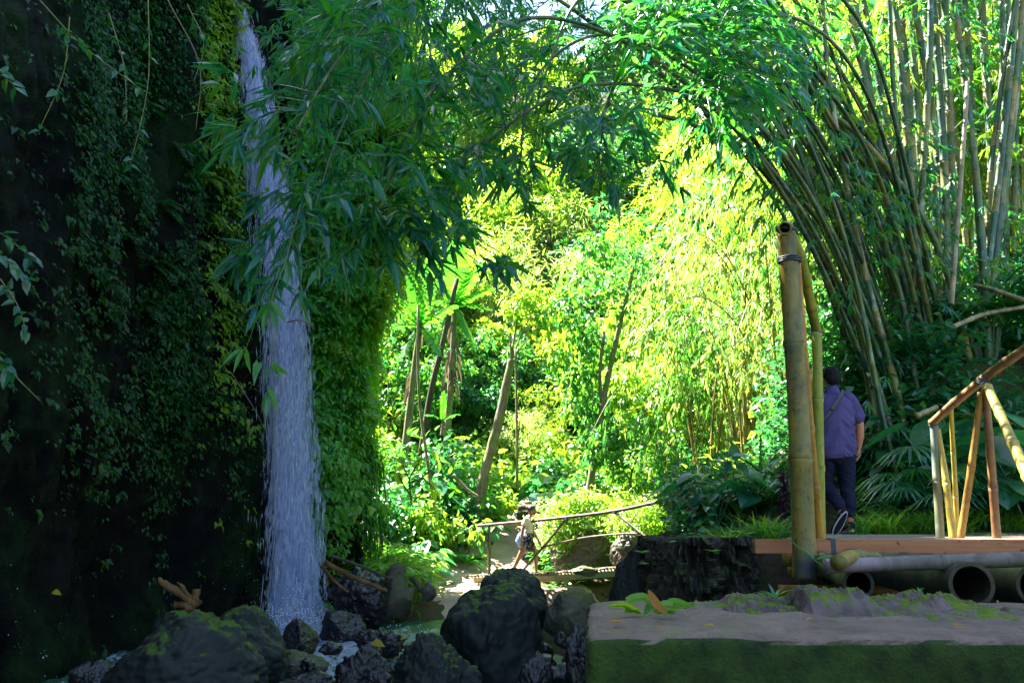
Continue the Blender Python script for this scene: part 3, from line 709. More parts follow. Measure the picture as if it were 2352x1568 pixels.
crust('rock', 'round-topped grey rock with a yellow-green mossy crown behind the big post', [(1800, 1396), (1815, 1352), (1850, 1336), (1895, 1331), (1940, 1345), (1970, 1368), (1990, 1396)], 2.95, 3.36, 25)
crust('rock', 'lumpy mossy grey rock right of the round-topped one on the ledge', [(1960, 1392), (1990, 1374), (2060, 1372), (2110, 1360), (2145, 1366), (2200, 1384), (2240, 1398)], 3.0, 3.38, 35)

for k, (u, v, L_, m, lab) in enumerate([(1398, 1432, .05, 'dryleaf', 'small brown leaf near the left corner of the concrete ledge'), (1640, 1440, .035, 'yellowleaf', 'yellowish leaf scrap in the middle of the ledge top'), (1870, 1425, .045, 'dryleaf', 'curled brown leaf below the round-topped rock'), (2190, 1440, .04, 'dryleaf', 'brown leaf scrap toward the right of the ledge top'), (1520, 1445, .03, 'dryleaf', 'tiny brown scrap left of centre on the ledge top')]):
    y = 2.0; 
    for y in np.linspace(2.4, 3.2, 60):
        if P(u, v, y)[2] < 1.716: break
    a_ = P(u, v, y); a_[2] = 1.719; mb = MB(); put_leaves(mb, T_leaf(.22, 3, .6, .1), a_[None], np.array([[math.cos(k*2.1), math.sin(k*2.1)*.5, .08]]), np.array([[0, -.2, 1.]]), L_); tag(mb.build('dry_leaf', M[m], loc=a_), lab, 'leaf')
# ================= plant builders (local coordinates) =================
def frond(mb, base, d, L, n=16, w=.28, droop=.8, T=None, lw=1.0, mid=None):
    d = unit(d); s = np.linspace(0, 1, n+3)
    p = base+d[None]*L*s[:, None]; p[:, 2] -= droop*L*s**2.2*.6
    side = unit(np.cross(d, [0, 0, 1.])+1e-5); tg = unit(np.gradient(p, axis=0))
    T = T or T_leaf(.13, 2, .2, .1)
    for sg in (-1, 1):
        k = slice(2, None); f = s[k]
        ln = w*L*np.sin(np.pi*np.clip(f*.93+.05, 0, 1))**.7
        dd = side*sg+tg[k]*.45+np.array([0, 0, -.15])+rng.normal(0, .05, (len(f), 3))
        put_leaves(mb, T, p[k], dd, np.cross(tg[k], side)*1.0+rng.normal(0, .12, (len(f), 3)), ln, lw)
    if mid is not None:
        V, F = tube(p, np.linspace(.008, .002, len(p))*max(1, L), 4, False); mid.add(V, F)
def heart_T():
    ang = np.linspace(-1, 1, 9); V = [(0, 0, 0)]
    out = [(0, -.05), (.24, -.22), (.42, -.08), (.45, .2), (.36, .5), (.2, .78), (0, 1.0)]
    for x, y in out: V.append((x, y, .05*x*4-.18*max(0, y)**2))
    for x, y in out[::-1][1:-1]: V.append((-x, y, .05*x*4-.18*max(0, y)**2))
    n = len(V); F = [(0, i, i+1 if i+1 < n else 1) for i in range(1, n)]
    return np.array(V), [np.array(F)[:, ::-1]]
HEART = heart_T()
def wide_strip(mb, base, d, L, w, n=12, droop=.7, slit=.25, mid=None):
    """banana leaf: midrib with torn side strips"""
    d = unit(d); s = np.linspace(0, 1, n+1); p = base+d[None]*L*s[:, None]; p[:, 2] -= droop*L*s**2*.6
    side = unit(np.cross(d, [0, 0, 1.])+1e-5); tg = unit(np.gradient(p, axis=0)); nn = np.cross(side, tg)
    pr = np.sin(np.pi*np.clip(s*.9+.06, 0, 1))**.6*w
    r = rng.random()
    for sg in (-1, 1):
        for k in range(n):
            g = (slit if rng.random() < .45 else 0)*.5; lift = rng.normal(-.15, .12)
            a, b = p[k], p[k+1]
            o1 = side*sg*pr[k]+nn[k]*lift*pr[k]+tg[k]*.08*L/n; o2 = side*sg*pr[k+1]+nn[k]*(lift+rng.normal(0, .03))*pr[k+1]-tg[k]*g*L/n
            m1, m2 = a+o1*.5+nn[k]*.08*pr[k], b+o2*.5+nn[k]*.08*pr[k+1]
            mb.add(np.array([a, b, m2, m1, b+o2, a+o1]), np.array([(0, 1, 2, 3), (3, 2, 4, 5)] if sg > 0 else [(3, 2, 1, 0), (5, 4, 2, 3)]))
    (mid or mb).add(*tube(p, np.linspace(.022, .006, n+1), 5, False))
def crown(mb, centers, radii, n, L, T=BRs, flat=.8, hang=.5, shell=.5):
    """n leaves around every clump centre"""
    for c, r in zip(centers, radii):
        k = int(n*(.7+.6*rng.random())); d = randdir(k); rr = r*(shell+(1-shell)*rng.random(k)**.5)
        pos = c+d*rr[:, None]*np.array([1, 1, flat])
        dd = d*.7+rng.normal(0, .55, (k, 3)); dd[:, 2] -= hang
        put_leaves(mb, T, pos, dd, np.array([0, 0, 1.])+d*.5+rng.normal(0, .4, (k, 3)), L*rng.uniform(.7, 1.3, k))
def tree(name, label, cat, mat, bark, h=8, cr=2.4, nb=7, ncl=26, nl=70, L=.3, T=BRs, seed=1, group=None, loc=(0, 0, 0), trunk_r=.12, lean=(0, 0), hang=.5, crown_h=.6, flat=.75):
    global rng; keep = rng; rng = np.random.default_rng(seed)
    loc = np.asarray(loc, float); root = thing(name, label, cat, loc, group)
    tr = MB(); fo = MB(); top = np.array([lean[0]*h, lean[1]*h, h*.8])
    tp = spline([(0, 0, -.4), top*.3+rng.normal(0, .08*h*.2, 3)*[1, 1, 0], top*.65+rng.normal(0, .15*h*.2, 3)*[1, 1, 0], top], 16)
    tr.add(*tube(tp+loc, np.linspace(trunk_r, trunk_r*.35, 16)*(1+rng.normal(0, .05, 16)), 9))
    cen = []
    for k in range(nb):
        s = int(rng.uniform(.45, 1)*15); b = tp[s]; a = rng.uniform(0, 6.28)
        e = b+np.array([math.cos(a), math.sin(a), rng.uniform(.2, .9)])*cr*rng.uniform(.55, .95)
        tr.add(*tube(spline([b, (b+e)/2+[0, 0, .12*cr], e], 7)+loc, np.linspace(trunk_r*.4, trunk_r*.1, 7), 5))
        cen.append(e)
    cen = np.array(cen); ex = []
    c0 = top*.9
    for k in range(ncl-nb):
        if rng.random() < .5: ex.append(cen[rng.integers(nb)]+rng.normal(0, .32, 3)*cr)
        else: ex.append(c0+randdir(1)[0]*cr*rng.uniform(.4, 1)*[1, 1, crown_h*h/cr*.5])
    cen = np.vstack([cen, ex]) if ex else cen
    crown(fo, cen+loc, rng.uniform(.16, .34, len(cen))*cr, nl, L, T, flat, hang)
    tr.build('trunk', M[bark], root); fo.build('crown', M[mat], root, smooth=False); rng = keep
    return root
def plume(name, label, cat, mat, cm, h=8, seed=1, group=None, loc=(0, 0, 0), nc=9, L=.22, nsp=70, K=6, spreadr=2.2, dirb=None, drop=.75):
    """a bamboo clump of arching, leafy, drooping stems"""
    global rng; keep = rng; rng = np.random.default_rng(seed); loc = np.asarray(loc, float)
    root = thing(name, label, cat, loc, group); fo = MB()
    for k in range(nc):
        a = rng.uniform(0, 6.28) if dirb is None else dirb+rng.normal(0, .7)
        r = spreadr*rng.uniform(.5, 1.2); hh = h*rng.uniform(.65, 1.05); o = np.array([math.cos(a), math.sin(a), 0])
        pts = [o*.1+[0, 0, -.3], o*r*.15+[0, 0, hh*.45], o*r*.5+[0, 0, hh*.85], o*r*.95+[0, 0, hh*.95], o*r*1.5+[0, 0, hh*.72]]
        mb = MB(); b = culm(mb, np.array(pts)+loc, .045, .008, .4, 6); mb.build('culm', M[cm], root)
        t = rng.uniform(.35, 1, nsp)**.8; i = (t*59).astype(int); q = b[i]
        off = rng.normal(0, .38, (nsp, 3))*(.5+.8*(1-t))[:, None]*h/8; off[:, 2] -= np.abs(rng.normal(0, .45, nsp))*h/8*1.6
        d = off.copy(); d[:, 2] -= .25; d += o*.25
        sprays(fo, q+off, d, L, K, BLs, 1.2, drop)
    fo.build('foliage', M[mat], root, smooth=False); rng = keep
    return root

# ================= cliff plants =================
def pix(p):
    q = p-np.array([0, 0, CAMZ]); c, s = math.cos(PITCH), math.sin(PITCH)
    f = q[..., 1]*c+q[..., 2]*s; up = q[..., 2]*c-q[..., 1]*s
    return 1176+FPX*q[..., 0]/f, 784-FPX*up/f
def cliff_cover(N, accept, L, mat, name, label, K=5, T=BRs, irange=(60, 415), zr=(0, 16), hang=.7, out=.12):
    i = rng.uniform(*irange, N); z = rng.uniform(*zr, N)
    q, n = cliff_pt(i, z); u, v = pix(q); k = rng.random(N) < accept(u, v, q)
    q = q[k]; n = n[k]; N = len(q); n3 = np.concatenate([n, np.zeros((N, 1))], 1)
    side = np.stack([-n[:, 1], n[:, 0], np.zeros(N)], 1)
    c = q+n3*out*(rng.random((N, 1))+.9*np.clip(fbm(q, .8, 3, 91)+.1, 0, 1)[:, None])
    lab = np.arange(K)[None, :, None]/K
    pos = c[:, None]+side[:, None]*rng.normal(0, L*1.1, (N, K, 1))+n3[:, None]*rng.uniform(0, L*1.4, (N, K, 1))
    pos[..., 2] -= lab[..., 0]*L*1.6*hang
    d = side[:, None]*rng.normal(0, .7, (N, K, 1))+n3[:, None]*rng.uniform(.2, .9, (N, K, 1)); d[..., 2] -= hang*rng.uniform(.4, 1.4, (N, K))
    nn = n3[:, None]*.7+np.array([0, 0, .8])+rng.normal(0, .35, (N, K, 3))
    mb = MB(); sz = (L*rng.lognormal(0, .3, (N, 1))*rng.uniform(.75, 1.25, (N, K))).reshape(-1)
    put_leaves(mb, T, pos.reshape(-1, 3), d.reshape(-1, 3), nn.reshape(-1, 3), sz)
    o = mb.build(name, M[mat], smooth=False); return tag(o, kind='stuff', label=label)
def dens_left(u, v, q):
    n = fbm(q*np.array([1, 1, .6]), .8, 4, 41); g = np.interp(u, [0, 120, 200, 330, 480, 545], [.10, .2, .6, .95, .95, .6])
    g = g*np.interp(v, [0, 250, 600, 850, 1000, 1200], [.6, .7, 1, .95, .45, .06]); return g*np.clip(.5+n*1.5, 0, 1.4)*(u < 560)*(u > -60)
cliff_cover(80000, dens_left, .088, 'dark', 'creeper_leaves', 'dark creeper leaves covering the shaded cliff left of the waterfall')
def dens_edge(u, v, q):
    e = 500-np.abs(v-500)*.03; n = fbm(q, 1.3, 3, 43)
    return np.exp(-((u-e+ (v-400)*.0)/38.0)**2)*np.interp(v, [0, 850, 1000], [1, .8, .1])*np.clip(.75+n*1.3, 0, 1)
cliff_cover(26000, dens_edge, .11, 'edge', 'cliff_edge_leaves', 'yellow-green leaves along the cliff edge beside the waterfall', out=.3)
def dens_nose(u, v, q):
    n = fbm(q*np.array([1, 1, .7]), .9, 4, 47); far = np.interp(u, [600, 680, 760, 900], [.05, .35, 1, 1])
    return far*np.interp(v, [0, 900, 1050, 1160], [1, 1, .6, .08])*np.clip(.45+n*2.2, 0, 1)*(q[:, 1] > 17.5)
cliff_cover(34000, dens_nose, .12, 'nose', 'hanging_leaves', 'bright green leaves hanging over the cliff corner right of the waterfall', irange=(235, 400), zr=(1, 17), out=.45, K=6)
cliff_cover(14000, lambda u, v, q: dens_nose(u, v, q)*np.interp(u, [700, 820], [0, 1]), .15, 'lime', 'hanging_leaves', 'lime leaves hanging at the outermost cliff corner', irange=(260, 400), zr=(2, 17), out=.75, K=6)
cliff_cover(16000, lambda u, v, q: ((u > 655) & (u < 840))*np.interp(v, [0, 1000, 1200], [1, .8, .1])*(q[:, 1] > 17.6), .13, 'nose', 'hanging_leaves', 'green leaves in the recess just right of the waterfall', irange=(200, 340), zr=(1.4, 17), out=.3, K=6)
# hanging root / moss curtain right of the falls
mb = MB(); N = 1100
q, n = cliff_pt(rng.uniform(285, 385, N), rng.uniform(1.6, 4.0, N)); n3 = np.concatenate([n, np.zeros((N, 1))], 1)
c = q+n3*rng.uniform(.1, .6, (N, 1))
put_leaves(mb, T_leaf(.018, 2, .1, .0), c, n3*.1+[0, 0, -1.]+rng.normal(0, .06, (N, 3)), n3+rng.normal(0, .4, (N, 3)), rng.uniform(.3, .9, N))
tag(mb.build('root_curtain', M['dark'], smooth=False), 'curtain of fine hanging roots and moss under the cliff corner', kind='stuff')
# ferns and vines as individuals
fp = None
for k, (u, v) in enumerate([(495, 130), (488, 230), (505, 330), (470, 420), (492, 500), (455, 560), (480, 640), (500, 720), (300, 90), (330, 250), (250, 400), (380, 470), (420, 330), (360, 610), (285, 560), (230, 640), (340, 700), (430, 690), (520, 60), (760, 780), (800, 860), (840, 900), (870, 800), (820, 960), (850, 640), (780, 700), (860, 720), (730, 560)]):
    i = np.linspace(70, 400, 1200); best = None
    for z in np.linspace(.5, 15, 60):
        q, n = cliff_pt(i, np.full(1200, z)); uu, vv = pix(q); dd = np.hypot(uu-u, vv-v)+(q[:, 1] > 20.5)*500
        j = dd.argmin()
        if best is None or dd[j] < best[0]: best = (dd[j], q[j], n[j])
    q, n = best[1], best[2]; a = math.atan2(n[1], n[0])
    lab = 'light green fern growing on the cliff right of the waterfall' if u > 600 else ('yellow-green fern on the cliff edge left of the waterfall' if u > 440 else 'dark fern sprouting from the shaded cliff face')
    g = 'ferns on the right cliff' if u > 600 else ('ferns on the cliff edge' if u > 440 else 'ferns on the dark cliff')
    r = thing('fern', lab, 'fern', q, g); fo = MB()
    for m_ in range(7):
        aa = a+rng.normal(0, .8); frond(fo, q-np.append(n, 0)*.1, np.array([math.cos(aa), math.sin(aa), rng.uniform(-.3, .6)]), rng.uniform(.4, .8)*(1.4 if u > 600 else 1), 13, .3, 1.1)
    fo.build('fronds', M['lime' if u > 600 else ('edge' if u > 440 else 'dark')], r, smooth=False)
for k, (u0, v0, u1, v1, y, sag) in enumerate([(385, 0, 450, 300, 9.5, 40), (90, 0, 330, 210, 8.5, -20), (430, 10, 445, 190, 10, 30), (160, 40, 90, 300, 8.5, 20), (0, 640, 60, 760, 8, 10), (340, 0, 300, 380, 9, 20), (540, 870, 620, 1010, 15, 5), (0, 820, 92, 920, 8, -4), (250, 30, 290, 280, 9, 15)]):
    p = spline([P(u0, v0, y), P((u0+u1)/2+sag, (v0+v1)/2, y), P(u1, v1, y)], 24); r = thing('vine', ['long bare vine looping down the dark cliff', 'slender vine crossing the upper left of the dark cliff', 'short vine beside the looping one', 'thin drooping vine near the top left corner', 'leafy vine at the left picture edge', 'straight hanging vine in the dark cliff middle', 'fine root strand reaching the waterfall', 'straight yellowish twig at the left picture edge', 'vine with leaf pairs at the top left'][k], 'vine', p[0])
    mb = MB(); mb.add(*tube(p, np.linspace(.008, .004, 24), 5)); mb.build('stem', M['vine'], r)
    if k not in (0, 6, 7):
        mb = MB(); j = rng.integers(3, 24, 12); put_leaves(mb, BR, p[j], rng.normal(0, .6, (12, 3))+[0, 0, -.6], rng.normal(0, .3, (12, 3))+[.5, -.5, 1], rng.uniform(.10, .17, 12)); mb.build('leaves', M['teal'], r, smooth=False)
# leafy twigs entering from the left edge
for k, (u, v, y) in enumerate([(35, 200, 6.8), (70, 590, 6.8), (60, 640, 6.6), (20, 850, 6.6)]):
    e = P(u, v, y); s = P(-80, v-70, y); r = thing('leafy_twig', ['leafy twig entering at the top of the left edge', 'upper of two leafy twigs at the left edge', 'lower of two leafy twigs at the left edge', 'small leafy twig low on the left edge'][k], 'twig', s)
    p = spline([s, (s+e)/2+[0, 0, .08], e], 12); mb = MB(); mb.add(*tube(p, .005, 5)); mb.build('stem', M['twig'], r)
    mb = MB(); j = np.repeat(np.arange(6, 12), 2); n_ = len(j); put_leaves(mb, BR, p[j], rng.normal(0, .5, (n_, 3))+[.5, 0, -.4], rng.normal(0, .3, (n_, 3))+[0, -.6, 1], rng.uniform(.1, .16, n_)); mb.build('leaves', M['teal'], r, smooth=False)

# ================= the bamboo grove on the right =================
def lerp_curve(A, Bc, s): return [tuple(np.array(a)*(1-s)+np.array(b)*s) for a, b in zip(A, Bc)]
def add_branches(root, base, n, lo, L, K, mat, bl=(.5, 1.1), seed=0, T=BL, nsp=3):
    fo = MB(); br = fo; t = rng.uniform(lo, 1, n)
    for tt in t:
        k = int(tt*59); q = base[k]; d = rng.normal(0, 1, 3); d[2] = abs(d[2])*.3-.1; d[1] -= .2; d = unit(d); ln = rng.uniform(*bl)
        p = spline([q, q+d*ln*.5+[0, 0, .08*ln], q+d*ln+[0, 0, -.28*ln]], 8); br.add(*tube(p, np.linspace(.007, .0025, 8), 4, False))
        ii = rng.integers(3, 8, nsp); ii[0] = 7; dd = np.repeat((p[-1]-p[-3])[None], nsp, 0)+rng.normal(0, .05, (nsp, 3))
        tips = p[ii]+rng.normal(0, .09, (nsp, 3)); sprays(fo, tips, dd, L, K, T)
    fo.build('foliage', M[mat], root, smooth=False)
LA = [(1985, 960, 12.4), (1905, 660, 12.2), (1795, 430, 11.8), (1635, 195, 11), (1455, -20, 10), (1290, -200, 9)]
LB = [(2210, 940, 13.2), (2150, 640, 13.0), (2055, 400, 12.6), (1920, 170, 12), (1770, -60, 11), (1620, -260, 10)]
N1 = 36
for k in range(N1):
    s = (k+.5)/N1+rng.normal(0, .03); c = lerp_curve(LA, LB, np.clip(s, -.03, 1.05))
    j1 = rng.normal(0, 34); j2 = rng.normal(0, 120); yy = rng.normal(0, .8)
    pts = [np.array(P(a[0]+j1*q+j2*q**2+rng.normal(0, 7), a[1]+rng.normal(0, 12)*q, a[2]+yy)) for a, q in zip(c, np.linspace(0, 1, 6))]
    cut = 6 if rng.random() < .8 else 5; pts = pts[:cut]
    pts = [pts[0]+[.2, 0, -1.2]]+pts
    r = thing('bamboo', 'green bamboo stem arching left out of the grove behind the man', 'bamboo', pts[0], 'arching bamboo stems of the grove')
    mb = MB(); b = culm(mb, pts, rng.uniform(.034, .066), .02, rng.uniform(.3, .42), 9); mb.build('culm', M['culm'], r)
    add_branches(r, b, 13, .3, .22, 7, ('canopy', 'green', 'lime')[k % 3], (.4, 1.4))
N2 = 34
for k in range(N2):
    ub = 2075+250*(k/N2)+rng.normal(0, 10); vb_ = 900+rng.normal(0, 25); y0 = rng.uniform(12.2, 15); tp = ub-rng.uniform(20, 150)+(ub-2200)*.35
    if rng.random() < .14: tp = ub+rng.uniform(40, 130)
    md = (ub*.55+tp*.45)+rng.uniform(0, 16)
    pts = [P(ub+6, vb_+130, y0), P(ub, vb_, y0), P(md, 440, y0-.2), P(tp, -60, y0-.5), P(tp-60, -300, y0-1)]
    r = thing('bamboo', 'upright blotchy bamboo stem in the grove at the upper right', 'bamboo', pts[0], 'upright bamboo stems of the grove')
    mb = MB(); b = culm(mb, pts, rng.uniform(.05, .075), .045, rng.uniform(.32, .45), 10); mb.build('culm', M['culm_up'], r)
    add_branches(r, b, 14, .2, .22, 7, ('green', 'canopy', 'lime')[k % 3], (.4, 1.1))
for k, pts in enumerate([[(2140, 900, 12), (2110, 600, 12), (2060, 300, 11.8), (2040, -60, 11.5)], [(2060, 900, 11.5), (1990, 640, 11.3), (1935, 380, 11), (1900, 150, 10.8), (1885, -60, 10.6)], [(2000, 900, 11.4), (1960, 700, 11.3), (1880, 480, 11), (1830, 330, 11)],
        [(2240, 880, 12.5), (2150, 560, 12), (1990, 330, 11.6), (1800, 190, 11), (1640, 120, 10.6)], [(2090, 900, 12.6), (1960, 620, 12.2), (1800, 420, 11.6), (1620, 300, 11), (1500, 262, 10.6)], [(2300, 860, 13), (2270, 500, 12.6), (2300, 200, 12.4), (2340, -60, 12)]]):
    pts = [P(*q) for q in pts]; pts = [pts[0]+[.1, 0, -1.2]]+pts; r = thing('bamboo', 'odd bamboo stem crossing the others in the grove', 'bamboo', pts[0], 'crossing bamboo stems of the grove'); mb = MB(); b = culm(mb, pts, .06, .03, .4, 10); mb.build('culm', M['culm_up' if k % 2 else 'culm'], r); add_branches(r, b, 10, .25, .22, 7, 'canopy', (.4, 1.2))
for k, (pts, lab) in enumerate([([(2190, 750, 11), (2260, 722, 11.2), (2352, 705, 11.5)], 'broken bamboo stump jutting left from the grove at the right edge'), ([(2352, 690, 11), (2290, 668, 11.2), (2240, 655, 11.6)], 'short broken bamboo piece above the jutting stump'),
        ([(2105, 955, 9.5), (2150, 935, 9.8)], 'short dead bamboo stick by the railing corner'),
        ([(2185, 700, 10.6), (2215, 300, 11), (2222, 190, 11.4)], 'pale thin bamboo leaning right across the upright stems')]):
    r = thing('bamboo_stick', lab, 'bamboo', P(*pts[0])); mb = MB(); culm(mb, [P(*q) for q in pts], .035, .03, .35, 8); mb.build('culm', M['culm_dead'], r)
# dark leafy mass inside and behind the grove
def blob_stuff(name, label, mat, boxes, L, T=BRs, hang=.5):
    mb = MB()
    for (u0, u1, v0, v1, y0, y1, N) in boxes:
        u = rng.uniform(u0, u1, N); v = rng.uniform(v0, v1, N); y = rng.uniform(y0, y1, N)
        p = np.array([P(a, b, c) for a, b, c in zip(u, v, y)]); n = fbm(p, 1.1, 3, 61); p = p[n > -.15]; n_ = len(p)
        put_leaves(mb, T, p, rng.normal(0, .7, (n_, 3))+[0, 0, -hang], rng.normal(0, .5, (n_, 3))+[0, -.2, 1], L*rng.uniform(.6, 1.4, n_))
    return tag(mb.build(name, M[mat], smooth=False), label, kind='stuff')

# ---------- the overhanging canopy: bamboos whose tops arch over the stream
ARCH = [[(2080, 930, 12.0), (1880, 480, 10.5), (1600, 130, 8.8), (1250, -90, 7.2), (980, -60, 6.4), (790, 120, 6.0), (680, 300, 5.9)],
        [(2100, 930, 12.2), (1900, 420, 10.6), (1640, 60, 8.6), (1300, -150, 7.4), (980, -20, 6.6), (800, 260, 6.3), (720, 480, 6.2)],
        [(2040, 930, 12.0), (1850, 500, 10.4), (1560, 180, 8.6), (1250, 40, 7.4), (1020, 180, 6.9), (900, 400, 6.6), (840, 560, 6.5)],
        [(2060, 930, 11.8), (1860, 450, 10.0), (1640, 200, 8.8), (1400, 80, 8.0), (1230, 180, 7.6), (1190, 420, 7.3)],
        [(2020, 930, 11.6), (1840, 520, 10.2), (1660, 262, 9.2), (1530, 205, 8.6), (1330, 200, 8.0), (1150, 300, 7.4), (1010, 420, 7.0)],
        [(2120, 930, 12.4), (1960, 400, 11), (1700, 0, 9.8), (1300, -190, 8.8), (1000, -60, 8.0), (820, 20, 7.6), (730, 110, 7.3)],
        [(2140, 930, 12.4), (1990, 440, 11), (1800, 120, 9.8), (1560, -60, 8.6), (1350, -20, 7.9), (1260, 150, 7.4), (1230, 260, 7.2)],
        [(2160, 930, 12.4), (2030, 440, 10.8), (1880, 180, 9.4), (1700, 40, 8.4), (1500, 60, 7.6), (1400, 220, 7.2), (1380, 330, 7.0)],
        [(2180, 930, 12.4), (2060, 420, 10.8), (1960, 160, 9.4), (1820, 40, 8.4), (1680, 90, 7.8), (1600, 230, 7.5)],
        [(2200, 930, 12.6), (2080, 380, 11), (1980, 60, 9.8), (1800, -90, 8.8), (1560, -90, 8.0), (1380, 20, 7.6)]]
LABS = ['bamboo arching farthest left, its leaf sprays in front of the upper waterfall', 'bamboo bending over the pool with long sprays hanging before the waterfall', 'bamboo whose dark sprays hang above the banana plants', 'bamboo ending in dark sprays at the picture centre', 'bamboo with a bare green stem running level across the upper middle', 'bamboo leafing out at the top beside the waterfall lip', 'bamboo drooping its leaves into the top centre', 'bamboo hanging sprays over the sunlit trees right of centre', 'bamboo with bluish leaf fans near the top right of centre', 'bamboo whose tip leaves line the top edge']
bases = []; targ = [[] for _ in ARCH]
for c in ARCH:
    p = [P(*q) for q in c]; bases.append([np.array(p[0])+[.2, .1, -1.3]]+p)
bs_s = [spline(b, 60) for b in bases]
allp = np.array(bs_s)
LBu = [430, 470, 560, 700, 900, 1000, 1200, 1300, 1450, 1600, 1760, 1900]; LBv = [250, 360, 600, 660, 620, 520, 430, 380, 300, 330, 360, 250]
T0 = [(985, 545, 6.2), (960, 500, 6.3), (1155, 600, 6.0), (1180, 590, 6.1), (1120, 610, 6.0), (1190, 430, 7), (1215, 470, 7), (1310, 355, 7), (1325, 380, 7), (1415, 430, 7), (1410, 460, 7), (1530, 390, 7.3), (1545, 380, 7.3), (1665, 300, 7.4), (1650, 310, 7.4),
      (620, 660, 5.9), (600, 690, 5.8), (640, 640, 6), (575, 655, 6), (540, 590, 6.2), (780, 640, 6.2), (1560, 55, 6.6), (1575, 60, 6.6), (470, 285, 6), (490, 300, 6), (850, 400, 6), (700, 430, 5.8), (590, 460, 6), (620, 330, 5.8), (1905, 215, 8.4), (1030, 470, 6.6), (880, 520, 6.5), (820, 600, 6.4), (1060, 380, 6.6), (650, 130, 6.3), (690, 140, 6.3), (1020, 90, 6.5), (1230, 180, 7), (1000, 600, 6.3), (900, 590, 6.3)]
for t_ in T0:
    for _ in range(2 if t_[0] > 660 or t_[1] > 560 else 1): T0_ = (t_[0]+rng.normal(0, 8), t_[1]+rng.normal(0, 8), t_[2]+rng.normal(0, .12)); targ[0].append(T0_)
targ_all = list(targ[0]); targ = [[] for _ in ARCH]
while len(targ_all) < 430:
    u = rng.uniform(440, 1880); vb = np.interp(u, LBu, LBv); v = rng.uniform(-70, vb)
    dn = np.interp(u, [440, 560, 700, 1200, 1400, 1880], [.08, .38, .8, .95, .7, .35])*np.interp(v/vb, [0, .6, 1], [1, .9, .35])
    if u < 720 and not 250 < v < 420: dn *= .05
    if u < 660: dn *= .3
    if 660 <= u < 1000: dn *= .75
    if len(targ_all) % 3 and v < 120 and 900 < u < 1500: continue
    if rng.random() > dn or vnoise(np.array([u/105., v/75., 3.])) < -.12: continue
    targ_all.append((u, v, rng.uniform(5.7, 9.2) if u > 620 else rng.uniform(5.6, 6.6)))
for t_ in targ_all:
    q = P(*t_); dd = np.linalg.norm(allp-q[None, None], axis=2)+np.where(allp[..., 2] < q[2]-.1, .8, 0)+(np.arange(60)[None] < 22)*1.5
    a, b = np.unravel_index(dd.argmin(), dd.shape)
    bestk = min(b+rng.integers(-2, 1), 57); targ[a].append((q, max(bestk, 5)))
for k, (b, labs) in enumerate(zip(bases, LABS)):
    r = thing('bamboo', labs, 'bamboo', b[0]); mb = MB(); bb = culm(mb, b, .05, .009, .38, 8); mb.build('culm', M['culm'], r)
    fo = MB(); br = fo
    for q, j in targ[k]:
        s = bb[j]; dv = q-s; L_ = np.linalg.norm(dv); m1 = s+dv*.45+np.array([0, 0, .14*L_]); p = spline([s, m1, q], 14)
        br.add(*tube(p, np.linspace(.0065, .0022, 14), 4, False))
        ns = 2+int(rng.random() < .5)+int(L_ > 1.6); ii = np.clip(13-np.arange(ns)*3, 3, 13)
        tg = unit(p[ii]-p[ii-2]); tips = p[ii].copy(); off = rng.normal(0, .16, (ns, 3)); off[0] = 0; off[:, 2] -= .03; tips = tips+off
        sprays(fo, tips, tg+off*3, rng.uniform(.17, .33)*(1.1 if q[1] < 7 else .9), rng.integers(6, 10), BL, 1.45, .32)
        for i_, t2 in zip(ii, tips): br.add(*tube(np.array([p[i_-1], (p[i_-1]+t2)/2+[0, 0, .01], t2]), [.003, .0025, .002], 3, False))
    if fo.n: fo.build('foliage', M['canopy'], r, smooth=False)
# finer bamboo tops arching over from farther back, partly in the sun
ARC2 = [[(2000, 900, 14.5), (1830, 420, 14), (1560, 60, 13), (1250, -90, 12), (950, -40, 11.5), (720, 120, 11)], [(1990, 900, 15), (1800, 440, 14.5), (1540, 160, 13.5), (1300, 60, 12.8), (1080, 140, 12.2), (960, 260, 12)],
        [(2010, 900, 15), (1850, 360, 14.5), (1640, 0, 13.5), (1380, -120, 13), (1150, -60, 12.5), (860, 60, 12)], [(1980, 900, 14.5), (1790, 480, 14), (1600, 230, 13.4), (1450, 150, 13), (1330, 190, 12.7), (1250, 280, 12.5)],
        [(2030, 900, 15.4), (1880, 340, 15), (1720, 40, 14), (1520, -80, 13.4), (1330, -40, 13), (1180, 60, 12.6)], [(2040, 900, 15), (1900, 400, 14.6), (1760, 140, 14), (1620, 60, 13.6), (1480, 110, 13.2), (1420, 200, 13)]]
b2 = [[np.array(P(*c[0]))+[.2, .1, -1.3]]+[P(*q) for q in c] for c in ARC2]; s2 = np.array([spline(b, 60) for b in b2]); tg2 = [[] for _ in ARC2]; cnt = 0
while cnt < 430:
    u = rng.uniform(620, 1700); v = rng.uniform(-80, np.interp(u, [620, 800, 1000, 1300, 1500, 1700], [230, 330, 330, 290, 240, 250]))
    if vnoise(np.array([u/80., v/60., 9.])) < -.35: continue
    q = P(u, v, rng.uniform(10.5, 14.5)); dd = np.linalg.norm(s2-q, axis=2)+(np.arange(60)[None] < 22)*2; a, b = np.unravel_index(dd.argmin(), dd.shape); tg2[a].append((q, max(min(b, 57), 5))); cnt += 1
